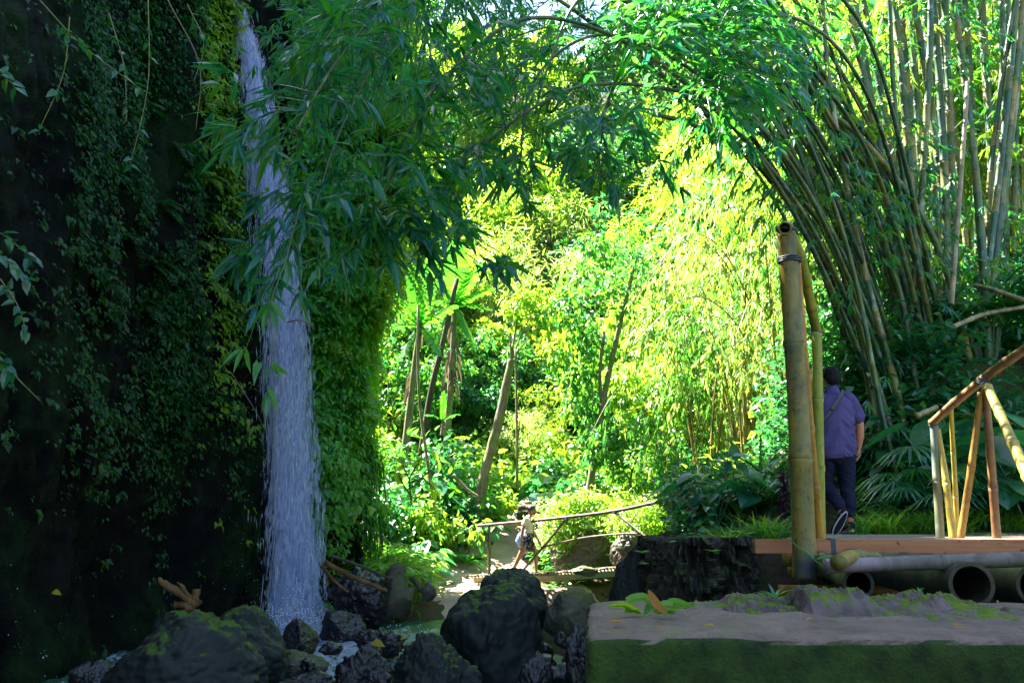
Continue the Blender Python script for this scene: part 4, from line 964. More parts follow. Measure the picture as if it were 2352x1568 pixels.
for k, b in enumerate(b2):
    r = thing('bamboo', 'fine-leaved bamboo arching over the top of the valley behind the nearer sprays', 'bamboo', b[0], 'fine-leaved bamboos arching behind'); mb = MB(); bb = culm(mb, b, .045, .009, .4, 7); mb.build('culm', M['culm'], r); fo = MB()
    for q, j in tg2[k]:
        s = bb[j]; L_ = np.linalg.norm(q-s); p = spline([s, s+(q-s)*.5+np.array([0, 0, .12*L_]), q], 10); fo.add(*tube(p, np.linspace(.008, .003, 10), 3, False))
        tips = np.concatenate([p[[9, 7, 6]], p[[8]]])+rng.normal(0, .22, (4, 3)); sprays(fo, tips, np.repeat((p[-1]-p[-3])[None], 4, 0)+rng.normal(0, .25, (4, 3)), rng.uniform(.2, .3), 7, BLs, 1.25, .55)
    fo.build('foliage', M['green' if k % 2 else 'canopy'], r, smooth=False)
# the single thin trailing shoot in front of the waterfall
r = thing('bamboo_shoot', 'thin trailing bamboo shoot with few leaves hanging alone before the waterfall', 'bamboo', P(650, 560, 5.6)); sp = spline([P(690, 470, 5.8), P(655, 600, 5.6), P(622, 700, 5.5), P(626, 790, 5.5), P(618, 890, 5.45)], 30)
mb = MB(); mb.add(*tube(sp, np.linspace(.004, .002, 30), 5)); mb.build('stem', M['twig'], r); mb = MB()
for (u, v, du, dv, L_) in [(618, 893, -25, 60, .14), (618, 893, -8, 75, .16), (618, 893, 26, 60, .15), (616, 890, 20, 35, .12), (622, 840, -20, 35, .10), (624, 835, 14, 28, .10), (626, 830, 22, 45, .13), (628, 838, 34, 22, .12), (590, 825, -6, 55, .15), (600, 830, -14, 40, .1), (620, 690, -40, 50, .2), (618, 690, -15, 60, .2), (626, 700, 10, 62, .17), (622, 690, 30, 40, .18), (560, 800, -20, 40, .15), (566, 800, 6, 55, .15), (556, 800, -40, 30, .14)]:
    a = P(u, v, 5.5); d = P(u+du, v+dv, 5.45)-a; put_leaves(mb, T_leaf(.11, 3, .3, .1), a[None], d[None], np.array([[rng.normal(0, .5), -1, .3]]), L_*1.25)
for a, b in [((622, 790), (590, 825)), ((618, 700), (585, 740)), ((585, 745), (565, 800))]: mb2 = MB(); mb.add(*tube(np.array([P(*a, 5.5), P(*b, 5.5)]), .002, 4))
mb.build('leaves', M['green'], r, smooth=False)

# white beads painting bright reflections onto the wet cliff foot
mb = MB(); n0 = 26000; i = rng.uniform(60, 330, n0); z = rng.uniform(-.3, 6.5, n0); q, n = cliff_pt(i, z); u, v = pix(q)
de = np.where(u < 330, np.interp(v, [1150, 1300, 1420, 1568], [0, .25, .8, 1])*np.interp(u, [0, 180, 330], [1, .8, .2]), 0)+np.where((u > 440) & (u < 640), np.interp(v, [700, 1000, 1400], [.25, .7, .8])*np.interp(u, [440, 560, 640], [.05, .8, .5]), 0)
k = rng.random(n0) < de*.2*np.clip(.5+fbm(q, 1.6, 3, 9)*1.6, 0, 1.3); q = q[k]+np.concatenate([n[k], np.zeros((k.sum(), 1))], 1)*.012; N = len(q); s = rng.lognormal(-5.6, .35, N)
iv, ifc = ico(1); b = (np.arange(N)*len(iv))[:, None, None]; mb.add((q[:, None]+iv[None]*s[:, None, None]*[1, 1, 1.6]).reshape(-1, 3), (ifc[None]+b).reshape(-1, 3))
tag(mb.build('glint_beads', M['drops']), 'white beads standing in for glints on the wet cliff', kind='stuff')
M['dead'] = mat_leaf('dead_banana_leaf', [(.12, .09, .07), (.2, .15, .12), (.07, .05, .04)], [(.2, .14, .08)]*3, .2, .8, .2)
def at(u, y, dz=0.0):
    x = P(u, 1100, y)[0]; return np.array([x, y, float(H(x, y))+dz])
PROTO = []
# ---------- far and mid trees (shared meshes, one object each)
specs = [('lime', 9, 3.0, 30, 95, .36, BRs, 1), ('green', 10, 2.8, 30, 95, .32, BRs, 2), ('gold', 8, 2.8, 28, 100, .34, BLs, 3), ('teal', 9, 2.6, 28, 90, .30, BRs, 4), ('lime', 7, 2.5, 26, 100, .30, BLs, 5)]
TL = {'lime': 'bushy yellow-green tree on the sunlit valley slope', 'green': 'mid-green leafy tree on the valley slope', 'gold': 'golden tree glowing on the sunlit slope', 'teal': 'dark blue-green tree in the valley shade'}
pos = []
for row, y in enumerate([39, 43.5, 48, 53, 58.5, 65, 72]):
    xs_ = np.arange(-24-row, 36+row*2, 4.6); pos += [(x+rng.normal(0, 1.1), y+rng.normal(0, 1.3), rng.uniform(.85, 1.35)) for x in xs_]
pos = [p for p in pos if -60 < pix(np.array([p[0], p[1], H(p[0], p[1])+4]))[0] < 2420]
pos = [p for p in pos if pix(np.array([p[0], p[1], H(p[0], p[1])+4]))[0] > 700 ]
pos += [(x, y, s) for x, y, s in [(-5.2, 35, 1.1), (-2.4, 37, .9), (-10, 36, 1.2), (3, 37, 1.5), (6, 39, 1.6), (0, 40, 1.6), (9, 41, 1.6), (-3.5, 41, 1.4)]]
pos += [(x, y, s) for x, y, s in [(9.5, 17.5, 1), (12, 20, 1.2), (10, 23, 1.1), (13.5, 25, 1.2), (15, 18, 1.1), (17, 22, 1.3), (12, 30, 1.2), (9, 28, 1.0), (16, 31, 1.3), (8, 34, 1.0), (13, 15.2, .9), (20, 27, 1.4), (6.5, 31, .8), (11, 37, 1.1)]]
nfix = 5
protos = []
for k, (m, h, cr, ncl, nl, L, T, sd_) in enumerate(specs):
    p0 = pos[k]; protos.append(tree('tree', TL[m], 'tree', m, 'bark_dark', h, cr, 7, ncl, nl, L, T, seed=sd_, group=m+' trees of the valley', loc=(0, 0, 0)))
for k, (x, y, s) in enumerate(pos):
    n = vnoise(np.array([x*.12, y*.1, 5.]))
    j = k if k < 5 else (int(rng.choice([0, 2, 4, 1])) if n > -.25 else int(rng.choice([1, 3, 3, 0])))
    if k >= 5 and x < -2 and y < 38: j = int(rng.choice([1, 0, 4]))
    z = float(H(x, y))-.3
    if k < 5: o = protos[j]; o.location = (x, y, z); o.rotation_euler = (0, 0, rng.uniform(0, 6)); o.scale = (s,)*3
    else: dup(protos[j], (x, y, z), rng.uniform(0, 6.28), s)
for k, (u, y, s, j) in enumerate([(1080, 32, .62, 3), (1150, 34, .7, 1), (1015, 31, .6, 1), (1230, 35, .75, 3), (1290, 31, .6, 4), (1190, 30, .42, 2), (1120, 36, .8, 0), (1040, 36, .85, 3), (970, 33, .8, 1), (1480, 23, .45, 1), (1600, 24, .55, 3), (1700, 22, .5, 1), (1340, 36, .8, 3), (1420, 30, .6, 0), (1470, 27, .6, 0), (1500, 31, .8, 4), (1250, 33, .6, 0), (1330, 41, 1.1, 4), (1540, 25, .5, 4), (1400, 34, .9, 0)]):
    q = at(u, y, -.2); dup(protos[j], q, rng.uniform(0, 6.28), s)
# ---------- golden bamboo plumes of the middle distance
gp = [plume('bamboo', 'golden sunlit bamboo clump drooping on the slope right of centre', 'bamboo', 'gold', 'culm_gold', 9, 11, 'golden bamboo clumps', nc=9, L=.30, nsp=52, K=6, spreadr=2.0),
      plume('bamboo', 'golden sunlit bamboo clump drooping on the slope right of centre', 'bamboo', 'gold', 'culm_gold', 8, 12, 'golden bamboo clumps', nc=8, L=.34, nsp=50, K=6, spreadr=2.4),
      plume('bamboo', 'lime green bamboo clump behind the arching grove', 'bamboo', 'lime', 'culm_gold', 9, 13, 'lime bamboo clumps', nc=10, L=.30, nsp=85, K=6, spreadr=2.2),
      plume('bamboo', 'green-leaved bamboo clump among the golden ones', 'bamboo', 'green', 'culm_gold', 8.5, 14, 'green bamboo clumps', nc=9, L=.3, nsp=60, K=6, spreadr=2.1)]
pp = [(1620, 20.5, .88, 0), (1710, 19, .85, 3), (1750, 22, .95, 1), (1560, 22.5, .8, 3), (1680, 23.5, .95, 3), (1640, 27, 1.1, 0), (1760, 25, 1.1, 1), (1820, 18.5, .8, 1), (1600, 29, 1.2, 0), (1680, 30, 1.2, 1), (1800, 15.5, .6, 1),
      (1900, 18, .9, 2), (1990, 20, 1., 2), (2080, 17.5, 1., 2), (2170, 19, 1.1, 2), (2260, 17.5, 1.1, 2), (2350, 19, 1.1, 2), (1930, 23, 1.1, 2), (2040, 25, 1.2, 2), (2150, 24, 1.2, 2), (2280, 23, 1.2, 2), (1860, 27, 1.2, 2), (2400, 16, 1., 2), (1860, 33, 1.2, 2)]
used = set()
for u, y, s, j in pp:
    q = at(u, y, -.2)
    if j not in used: used.add(j); o = gp[j]; o.location = q; o.scale = (s,)*3
    else: dup(gp[j], q, rng.uniform(0, 6.28), s)

# ---------- undergrowth that nobody could count
def scatter(N, xr, yr, mat, L, name, label, T=BRs, hgt=.5, mask=None, K=4, hang=.2):
    x = rng.uniform(*xr, N); y = yr[0]+(yr[1]-yr[0])*rng.random(N)**.8
    q = np.stack([x, y, H(x, y)], 1); n = fbm(q*[1, 1, 0], .7, 3, 81)
    m = n > -.35
    dp = np.min(np.linalg.norm(PATH[None]-q[:, None, :2], axis=2), axis=1) if N <= 40000 else np.full(N, 9.)
    m &= (dp > 1.45-.02*(y-20)) & (seg_dist(x, y) > .45)
    if mask is not None: m &= mask(x, y, q)
    q = q[m]; N = len(q); n = n[m]
    hh = hgt*(.4+np.clip(n+.5, 0, 1.3)); c = q[:, None]+rng.normal(0, .16, (N, K, 3)); c[..., 2] += rng.uniform(.03, 1, (N, K))*hh[:, None]-.05
    d = rng.normal(0, 1, (N, K, 3)); d[..., 2] = rng.uniform(-.4, .8, (N, K))-hang
    sc = L*(.55+.022*q[:, 1])
    put_leaves(MBX, T, c.reshape(-1, 3), d.reshape(-1, 3), (np.array([0, 0, 1.])+rng.normal(0, .4, (N, K, 3))).reshape(-1, 3), (sc[:, None]*rng.uniform(.6, 1.35, (N, K))).reshape(-1))
nop = lambda x, y, q: ~((x < -2.2) & (y < 22.5))
MBX = MB(); scatter(15000, (-12, 9), (18.5, 42), 'green', .2, '', '', hgt=.8, mask=nop); scatter(14000, (-9, 26), (36, 75), 'green', .2, '', '', hgt=1.2)
tag(MBX.build('undergrowth', M['green'], smooth=False), 'mixed green undergrowth covering the valley floor and slopes', kind='stuff')
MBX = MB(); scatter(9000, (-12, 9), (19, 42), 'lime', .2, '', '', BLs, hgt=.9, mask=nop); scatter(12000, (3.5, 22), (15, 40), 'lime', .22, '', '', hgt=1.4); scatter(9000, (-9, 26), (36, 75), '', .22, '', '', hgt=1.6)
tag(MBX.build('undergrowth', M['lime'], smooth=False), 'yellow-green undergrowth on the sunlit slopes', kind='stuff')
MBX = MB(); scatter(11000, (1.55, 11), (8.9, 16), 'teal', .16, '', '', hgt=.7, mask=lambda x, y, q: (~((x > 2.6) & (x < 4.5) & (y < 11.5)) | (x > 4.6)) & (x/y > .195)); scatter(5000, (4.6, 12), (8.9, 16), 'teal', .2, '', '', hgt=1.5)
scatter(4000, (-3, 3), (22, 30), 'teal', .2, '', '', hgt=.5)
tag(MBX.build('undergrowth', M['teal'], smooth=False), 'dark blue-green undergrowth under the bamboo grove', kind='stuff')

# ---------- plant protos
def proto_plant(name, cat, builder, mat):
    r = thing(name, 'x', cat, (0, 0, 0)); fo = MB(); builder(fo); fo.build('leaves', M[mat], r, smooth=False); return r
def b_ginger(fo):
    for k in range(16):
        a = rng.uniform(0, 6.28); L = rng.uniform(.7, 1.2); o = np.array([math.cos(a), math.sin(a), 0])
        p = spline([o*.08, o*.25*L+[0, 0, .55*L], o*.75*L+[0, 0, .75*L]], 14); fo.add(*tube(p, .008, 4, False))
        j = np.arange(4, 14); tg = unit(np.gradient(p, axis=0))[j]; sd_ = unit(np.cross(tg, [0, 0, 1.])); sg = np.where(j % 2, 1, -1)[:, None]
        put_leaves(fo, T_leaf(.11, 3, .3, .35), p[j], sd_*sg*.8+tg*.55+[0, 0, -.15], np.array([0, 0, 1.])+rng.normal(0, .15, (10, 3)), rng.uniform(.28, .42, 10))
def b_bush(fo):
    crown(fo, rng.normal(0, .28, (16, 3))*[1, 1, .7]+[0, 0, .45], rng.uniform(.2, .35, 16), 34, .13, BR, .8, .4)
def b_fern(fo):
    for k in range(12):
        a = k*.53+rng.normal(0, .1); frond(fo, np.zeros(3), np.array([math.cos(a), math.sin(a), rng.uniform(.5, 1.3)]), rng.uniform(.7, 1.05), 18, .25, .9)
def b_aroid(fo):
    for k in range(9):
        a = rng.uniform(0, 6.28); h = rng.uniform(.4, 1.15); o = np.array([math.cos(a), math.sin(a), 0]); e = o*rng.uniform(.25, .65)+[0, 0, h]
        fo.add(*tube(spline([np.zeros(3), e*.5+[0, 0, .1], e], 8), .012, 5, False)); put_leaves(fo, HEART, e[None], (o+[0, 0, -.35])[None], (np.array([0, 0, 1.])+o*.25+rng.normal(0, .2, 3))[None], rng.uniform(.38, .62))
def b_grass(fo):
    n = 46; a = rng.uniform(0, 6.28, n); d = np.stack([np.cos(a), np.sin(a), rng.uniform(1., 3, n)], 1)
    put_leaves(fo, T_leaf(.03, 3, .2, .55), rng.normal(0, .06, (n, 3))*[1, 1, 0], d, np.stack([-np.cos(a)*0-d[:, 0]*.5, -d[:, 1]*.5, np.ones(n)], 1), rng.uniform(.2, .42, n))
def b_fanpalm(fo):
    for k in range(7):
        a = rng.uniform(0, 6.28); h = rng.uniform(.6, 1.2); o = np.array([math.cos(a), math.sin(a), 0]); e = o*.45+[0, 0, h]
        fo.add(*tube(spline([np.zeros(3), e*.5+[0, 0, .1], e], 8), .008, 4, False)); n = 16; b = np.linspace(-1.9, 1.9, n); s_ = np.array([-o[1], o[0], 0])
        d = o[None]*np.cos(b)[:, None]+s_[None]*np.sin(b)[:, None]+[0, 0, -.15]; put_leaves(fo, T_leaf(.04, 3, .35, .35), np.repeat(e[None], n, 0), d, np.repeat([[0, 0, 1.]], n, 0), rng.uniform(.5, .62, n))
def b_seed(fo):
    for k in range(7):
        a = k*.9+rng.normal(0, .2); put_leaves(fo, BR, np.array([[0, 0, .02]]), np.array([[math.cos(a), math.sin(a), .5]]), np.array([[0, 0, 1.]]), rng.uniform(.07, .13))
def b_spiky(fo):
    fo.add(*tube(spline([(0, 0, -.2), (.05, 0, .6), (0, 0, 1.3)], 8), .07, 6)); n = 46; d = randdir(n); d[:, 2] = np.abs(d[:, 2])*1.0-.25
    put_leaves(fo, T_leaf(.035, 2, .2, .1), np.repeat([[0, 0, 1.3]], n, 0), d, np.array([0, 0, 1.])+rng.normal(0, .2, (n, 3)), rng.uniform(.45, .65, n))
def place(name, cat, builder, mats, spots, label, group, zoff=0, zfix=None):
    ps = [proto_plant(name, cat, builder, m) for m in mats]
    for k, sp in enumerate(spots):
        u, y, s = sp[:3]; q = at(u, y, zoff) if len(sp) < 4 else P(u, sp[3], y)
        lab = label if isinstance(label, str) else label[k]; j = k % len(mats)
        if k < len(mats): o = ps[j]; o.location = q; o.rotation_euler = (0, 0, rng.uniform(0, 6)); o.scale = (s,)*3; o['label'] = lab; o['group'] = group
        else: dup(ps[j], q, rng.uniform(0, 6.28), s, lab, group)
M['bank'] = mat_leaf('sun_brightened_leaf', [(.06, .24, .03), (.12, .32, .03), (.04, .2, .06)], [(.25, .7, .04), (.4, .8, .06), (.15, .6, .1)], .45, .35, .6)  # leaf colour brightened to imitate sun on the left bank
place('ginger_plant', 'plant', b_ginger, ['bank', 'lime'], [(u, y, s) for u, y, s in [(800, 19.2, .9), (840, 18.9, 1), (880, 18.8, 1.05), (925, 18.9, 1.1), (955, 19.1, 1.), (860, 19.9, 1.2), (915, 20.2, 1.3), (930, 20.5, 1.2), (945, 20.7, 1.0), (820, 20.2, 1.1), (780, 18.5, .7), (890, 21.2, 1.3), (950, 21.6, 1.2), (905, 18.5, .6)]],
      'arching long-leaved plant on the bank between the waterfall and the path', 'long-leaved plants on the left bank')
place('bush', 'bush', b_bush, ['gold', 'lime'], [(1275, 21.2, .8, 1228), (1310, 21.1, .9, 1222), (1345, 21.2, .9, 1226), (1385, 21.2, .9, 1228), (1265, 21.0, .6, 1255), (1300, 20.9, .55, 1262), (1330, 21.5, .9, 1212), (1420, 19.8, .8, 1232), (1460, 19.2, .8, 1226), (1500, 18.8, .7, 1228)], 'sunlit small-leaved bush growing on the squat rock by the far bridge', 'bushes on the squat rock')
place('bush', 'bush', b_bush, ['teal', 'green', 'lime'], [(u, y, s) for u, y, s in [(870, 23, 1.6), (930, 24, 1.8), (990, 23.5, 1.7), (1040, 24, 1.6), (1080, 25, 1.6), (1140, 25.5, 1.2), (1020, 26, 2.2), (960, 27, 2.4), (1090, 28, 2.2), (1300, 25, 1.3), (1340, 24, 1.3), (1400, 23, 1.4), (1270, 28, 1.4), (1390, 27, 1.8), (1460, 25, 1.8), (1340, 31, 2), (1260, 34, 2.2), (1180, 34, 2.2), (1110, 33, 2.4), (1480, 21.5, 1.2), (1550, 19, 1.1), (1640, 14.5, 1.0), (1700, 13.6, .9), (1750, 13, .9)]],
      'dense leafy bush on the valley floor near the path', 'bushes along the valley floor')
place('bush', 'bush', b_bush, ['gold', 'lime'], [(u, y, s) for u, y, s in [(1170, 30, 2.2), (1215, 32, 2.6), (1260, 30, 2.2), (1300, 29, 2.0), (1235, 36, 3.4), (1190, 38, 3.6), (1290, 37, 3.6), (1340, 35, 3.2), (1390, 33, 3), (1440, 34, 3.2), (1150, 35, 3.0), (1100, 38, 3.4), (1050, 40, 3.6), (1500, 22, 1.6), (1540, 20.5, 1.5), (1590, 19, 1.5), (1650, 17.6, 1.3), (1450, 23.5, 1.7), (1250, 41, 4), (1320, 42, 4.4), (1160, 43, 4.2), (1130, 33, 2.6), (1090, 35, 3.2), (1180, 35, 3.2), (1050, 33, 2.6), (1010, 33, 2.4), (1120, 40, 4.2), (1210, 40, 4.0), (1070, 44, 4.6), (1000, 38, 3.6), (950, 37, 3.4)]],
      'golden sunlit bush on the open slope beyond the path', 'golden bushes on the open slope')
place('taro_plant', 'plant', b_aroid, ['green', 'teal'], [(1225, 27.5, 1.0), (1255, 26.5, 1.1), (1290, 25.5, 1.1), (1320, 24.5, .9), (1210, 30, 1.2), (1180, 29.5, 1.), (960, 22.6, .9), (985, 21.8, .8), (1000, 24.5, 1.5), (965, 25, 1.6), (1130, 24.2, .7), (1345, 22.6, .8), (1290, 22.8, .8)],
      'big heart-leaved plant beside the path steps', 'heart-leaved plants by the far path')
place('taro_plant', 'plant', b_aroid, ['teal', 'green'], [(1640, 10.2, .55), (1690, 10.6, .6), (1745, 10.4, .5), (1600, 12, .6), (1660, 12.2, .8), (1770, 11.6, .7)], 'heart-leaved plant growing behind the rock pier', 'heart-leaved plants behind the rock pier')
place('taro_plant', 'plant', b_aroid, ['teal', 'green'], [(2215, 9.6, 1.1), (2290, 9.4, 1.0), (2350, 9.2, 1.1), (2250, 10.4, 1.3), (2330, 10.6, 1.4), (2060, 10.8, .8), (2120, 11, .9)], 'large heart-leaved plant behind the right bridge railing', 'heart-leaved plants behind the right railing')
place('palm_seedling', 'palm', b_fanpalm, ['teal'], [(2120, 9.6, .95), (2140, 9.0, .6), (2085, 11, .8)], ['fan palm seedling with bluish leaves, left of the right railing', 'smaller fan palm low beside the leftmost railing post', 'fan palm seedling in the dark under the grove'], 'fan palm seedlings')
place('grass_tuft', 'grass', b_grass, ['grass', 'lime'], [(u, 8.95+.5*((k*7) % 5)/5, .8+.3*((k*3) % 4)/4) for k, u in enumerate(list(range(1965, 2350, 16))+list(range(1520, 1800, 18)))]+[(u, 23.3, .8) for u in range(1060, 1110, 12)], 'tuft of bright grass beside the path', 'grass tufts by the paths')
place('fern', 'fern', b_fern, ['green', 'lime', 'teal'], [(1075, 23, 1), (1110, 26, 1.3), (1365, 25.5, 1.2), (1420, 24, 1.3), (1480, 22, 1.2), (1500, 27, 1.8), (1440, 28, 1.8), (1250, 31, 1.6), (900, 24.5, 1.2), (1600, 16, 1), (1720, 14.5, 1), (2010, 11.5, .9), (2050, 12, .9), (2190, 11.5, 1.1), (1625, 11.3, .6), (1720, 11, .6)], 'arching fern on the valley floor', 'ferns on the valley floor')
place('ginger_plant', 'plant', b_ginger, ['teal', 'green'], [(1590, 11, .6), (1620, 11.4, .7), (1655, 11.2, .8), (1720, 11.0, .8), (1765, 10.6, .7), (1630, 13, 1.1), (1700, 13, 1.1), (1780, 12.5, 1), (2010, 10.8, .6), (2060, 10, .6), (2180, 10, .7), (2240, 9.4, .6), (2310, 9.8, .8), (2350, 10.4, 1), (2120, 12, 1), (2200, 12.6, 1.2), (2300, 12.4, 1.4), (2030, 12.8, 1)], 'long-leaved shade plant on the right bank', 'long-leaved shade plants on the right bank')
place('spiky_plant', 'plant', b_spiky, ['teal'], [(1350, 27, 1.0)], 'spiky rosette plant on a short trunk beyond the far bridge', None)
place('seedling', 'seedling', b_seed, ['lime', 'green'], [(1418, 9.3, .9, 1268), (1430, 9.2, .8, 1262), (1478, 8.7, .9, 1275), (1482, 8.7, .7, 1300), (1640, 8.2, .8, 1272), (1600, 8.2, .7, 1232), (1668, 8.2, .8, 1240), (1540, 8.4, .7, 1250), (1015, 10.6, 1.2, 1352), (1040, 10.6, .9, 1345), (1105, 12.4, .9, 1318), (1142, 12.5, .8, 1306), (1400, 9.6, .7, 1280), (1570, 8.3, .6, 1300), (1690, 8.2, .8, 1228), (1720, 8.2, .8, 1232)], 'small seedling sprouting on the rocks', 'seedlings on the rocks')

# ---------- bananas
def banana(label, tr, leaves, rt, shaggy=0, loc=None):
    r = thing('banana_plant', label, 'banana plant', tr[0]); mb = MB(); p = spline(tr, 16); mb.add(*tube(p, np.linspace(rt, rt*.6, 16), 10)); mb.build('trunk', M['bark'], r)
    for d, L, w, dr in leaves:
        fo = MB(); wide_strip(fo, p[-1], np.array(d, float), L, w, 14, dr); fo.build('leaf', M['banana'], r)
    if shaggy:
        fo = MB(); n = shaggy; k = rng.integers(7, 16, n); a = rng.uniform(0, 6.28, n); o = np.stack([np.cos(a), np.sin(a), 0*a], 1)
        put_leaves(fo, T_leaf(.10, 3, .6, .1), p[k]+o*rt*.8, o*.35+[0, 0, -1.], o+rng.normal(0, .5, (n, 3)), rng.uniform(.4, 1.0, n)); fo.build('dead_leaves', M['dead'], r, smooth=False)
def btar(c, y, L):
    c0 = P(*c, y); out = []
    for (u, v, w_, dr) in L: d = P(u, v, y-.5)-c0; out.append((d/np.linalg.norm(d), float(np.linalg.norm(d))*1.08, w_, dr))
    return out
banana('left banana plant with a wide bluish leaf and yellow-tipped lower leaf', [P(925, 1090, 27.5), P(940, 950, 27.5), P(958, 800, 27.5), P(966, 748, 27.5)],
       btar((966, 748), 27.5, [(990, 588, .36, .05), (946, 600, .32, .15), (1045, 690, .34, .25), (885, 735, .26, .4), (865, 680, .26, .3), (1010, 790, .28, .5), (900, 640, .3, .3), (920, 800, .25, .5)]), .14, 12)
banana('right banana plant with a tall bright leaf and shaggy dead leaves down its trunk', [P(1020, 1110, 29), P(1032, 930, 29), P(1040, 800, 29), P(1044, 700, 29)],
       btar((1044, 700), 29, [(1050, 560, .46, .0), (1130, 650, .34, .25), (1100, 600, .36, .2), (985, 610, .34, .2), (1135, 690, .28, .4), (1000, 680, .3, .4), (1090, 770, .26, .5)]), .13, 26)
banana('low young banana shoot under the two banana plants', [P(1015, 1000, 22.5), P(1016, 985, 22.5), P(1017, 965, 22.5)], [((0, 0, 1), .8, .16, .05), ((-.7, -.1, .5), .6, .12, .6), ((.8, -.1, .6), .6, .12, .6)], .05)
banana('small banana seedling with an upright bright leaf left of the bamboo posts', [P(1745, 1130, 11), P(1746, 1110, 11), P(1747, 1085, 11)], [((0.05, 0, 1), .5, .09, .05), ((-.6, 0, .7), .4, .07, .5)], .02)
# dark leaning trunk between the bananas
for nm, lab, pts, r0, r1, mt in [('sapling', 'dark bare trunk leaning between the two banana plants', [(965, 1060, 28.2), (990, 900, 28.2), (1014, 800, 28.2), (1050, 640, 28.2)], .12, .08, 'bark_dark'),
        ('sapling', 'thin pale sapling stem rising left of the mossy trunk', [(1000, 1180, 23), (985, 1080, 23), (962, 900, 23), (960, 700, 23)], .05, .03, 'bark'),
        ('sapling', 'thin straight sapling right of the mossy leaning trunk', [(1188, 1120, 24), (1187, 960, 24), (1184, 800, 24)], .04, .03, 'bark')]:
    p = [P(*q) for q in pts]; mb = MB(); mb.add(*tube(spline(p, 16), np.linspace(r0, r1, 16), 8)); tag(mb.build(nm, M[mt], loc=p[0]), lab, 'tree')
# mossy leaning trunk with sprouting stems
p = [P(*q) for q in [(1095, 1190, 24.6), (1112, 1090, 24.6), (1142, 980, 24.6), (1162, 890, 24.6), (1174, 826, 24.6)]]
r = thing('tree', 'mossy leaning trunk beside the path with thin stems sprouting from its broken top', 'tree', p[0]); mb = MB(); s_ = spline(p, 30)
V, F = tube(s_, np.linspace(.16, .11, 30)*(1+rng.normal(0, .04, 30)), 12); mb.add(V+fbm(V, 3, 3, 3)[:, None]*.02, F); mb.build('trunk', M['bark'], r); mb = MB()
fo = MB(); cs_ = []
for e in [(1235, 690), (1205, 660), (1180, 700), (1260, 720)]:
    q = spline([s_[-1], P((1174+e[0])/2-4, (826+e[1])/2+5, 24.6), P(*e, 24.4)], 12); mb.add(*tube(q, np.linspace(.035, .012, 12), 6)); cs_ += [q[-1], q[8], q[10]+[.2, 0, .1]]
mb.build('stem', M['bark'], r); crown(fo, np.array(cs_), np.full(len(cs_), .45), 60, .2, BRs, .8, .4); fo.build('crown', M['lime'], r, smooth=False)
# pale trunk with a hanging leafy crown
p = [P(*q) for q in [(1350, 1150, 24), (1370, 1020, 24), (1390, 900, 24), (1418, 770, 24), (1440, 680, 24), (1462, 590, 24)]]
r = thing('tree', 'slender pale tree whose vine-draped crown hangs at the middle of the valley', 'tree', p[0]); mb = MB(); s_ = spline(p, 30); mb.add(*tube(s_, np.linspace(.11, .05, 30), 9))
mb.add(*tube(spline([P(1385, 960, 24), P(1378, 860, 24), P(1388, 760, 24)], 12), .05, 7)); mb.build('trunk', M['bark'], r)
fo = MB(); cc = [P(u, v, 24+rng.normal(0, .6)) for u, v in [(1330, 640), (1360, 600), (1400, 580), (1440, 600), (1470, 640), (1300, 680), (1340, 700), (1400, 660), (1450, 700), (1430, 560), (1380, 640), (1290, 720), (1480, 590), (1360, 560)]]
crown(fo, np.array(cc), rng.uniform(.4, .7, len(cc)), 110, .2, BRs, .7, .6)
cc = [P(1345+rng.normal(0, 26), v, 24.3) for v in np.linspace(740, 980, 18)]; crown(fo, np.array(cc), np.full(18, .42), 90, .17, BRs, 1.3, 1.2); fo.build('crown', M['green'], r, smooth=False)
# frangipani like pale branching shrub
r = thing('shrub', 'bare pale branching shrub with a few round leaves on the left bank', 'shrub', P(940, 1160, 20.5)); mb = MB(); fo = MB()
for a, b in [((945, 1160), (940, 1100)), ((940, 1100), (925, 1068)), ((940, 1100), (952, 1075)), ((952, 1075), (962, 1055)), ((945, 1120), (970, 1095)), ((970, 1095), (995, 1075)), ((970, 1095), (985, 1110)), ((985, 1110), (1000, 1125)), ((945, 1140), (925, 1110)), ((925, 1110), (915, 1085)), ((995, 1075), (1006, 1060)), ((950, 1150), (975, 1130)), ((975, 1130), (990, 1128))]:
    mb.add(*tube(np.array([P(*a, 20.5), P(*b, 20.5)]), [.022, .018], 6))
mb.build('branches', M['drift'], r)
for u, v in [(925, 1066), (962, 1053), (1006, 1058), (990, 1126), (915, 1083), (1000, 1126), (952, 1075)]: put_leaves(fo, BR, np.repeat(P(u, v, 20.5)[None], 3, 0), rng.normal(0, 1, (3, 3))+[0, 0, .3], np.array([[0, -.5, 1.]]*3), .32)
fo.build('leaves', M['lime'], r, smooth=False)
# bare curved branches by the far railing
r = thing('shrub', 'leafless arching branches above the rock pier', 'shrub', P(1700, 1200, 10.5)); mb = MB()
for pts in [[(1700, 1215), (1690, 1170), (1640, 1130), (1590, 1105)], [(1690, 1170), (1668, 1110), (1672, 1050)], [(1660, 1145), (1600, 1135), (1545, 1128)], [(1600, 1180), (1560, 1140), (1535, 1128)]]:
    mb.add(*tube(spline([P(a, b, 10.5) for a, b in pts], 12), np.linspace(.02, .008, 12), 6))
mb.build('branches', M['bark'], r); fo = MB()
for u, v in [(1672, 1050), (1690, 1060), (1655, 1058), (1640, 1130), (1700, 1120), (1590, 1105)]: put_leaves(fo, BR, np.repeat(P(u, v, 10.5)[None], 2, 0), rng.normal(0, 1, (2, 3)), np.array([[0, -.4, 1.]]*2), .3)
fo.build('leaves', M['teal'], r, smooth=False)
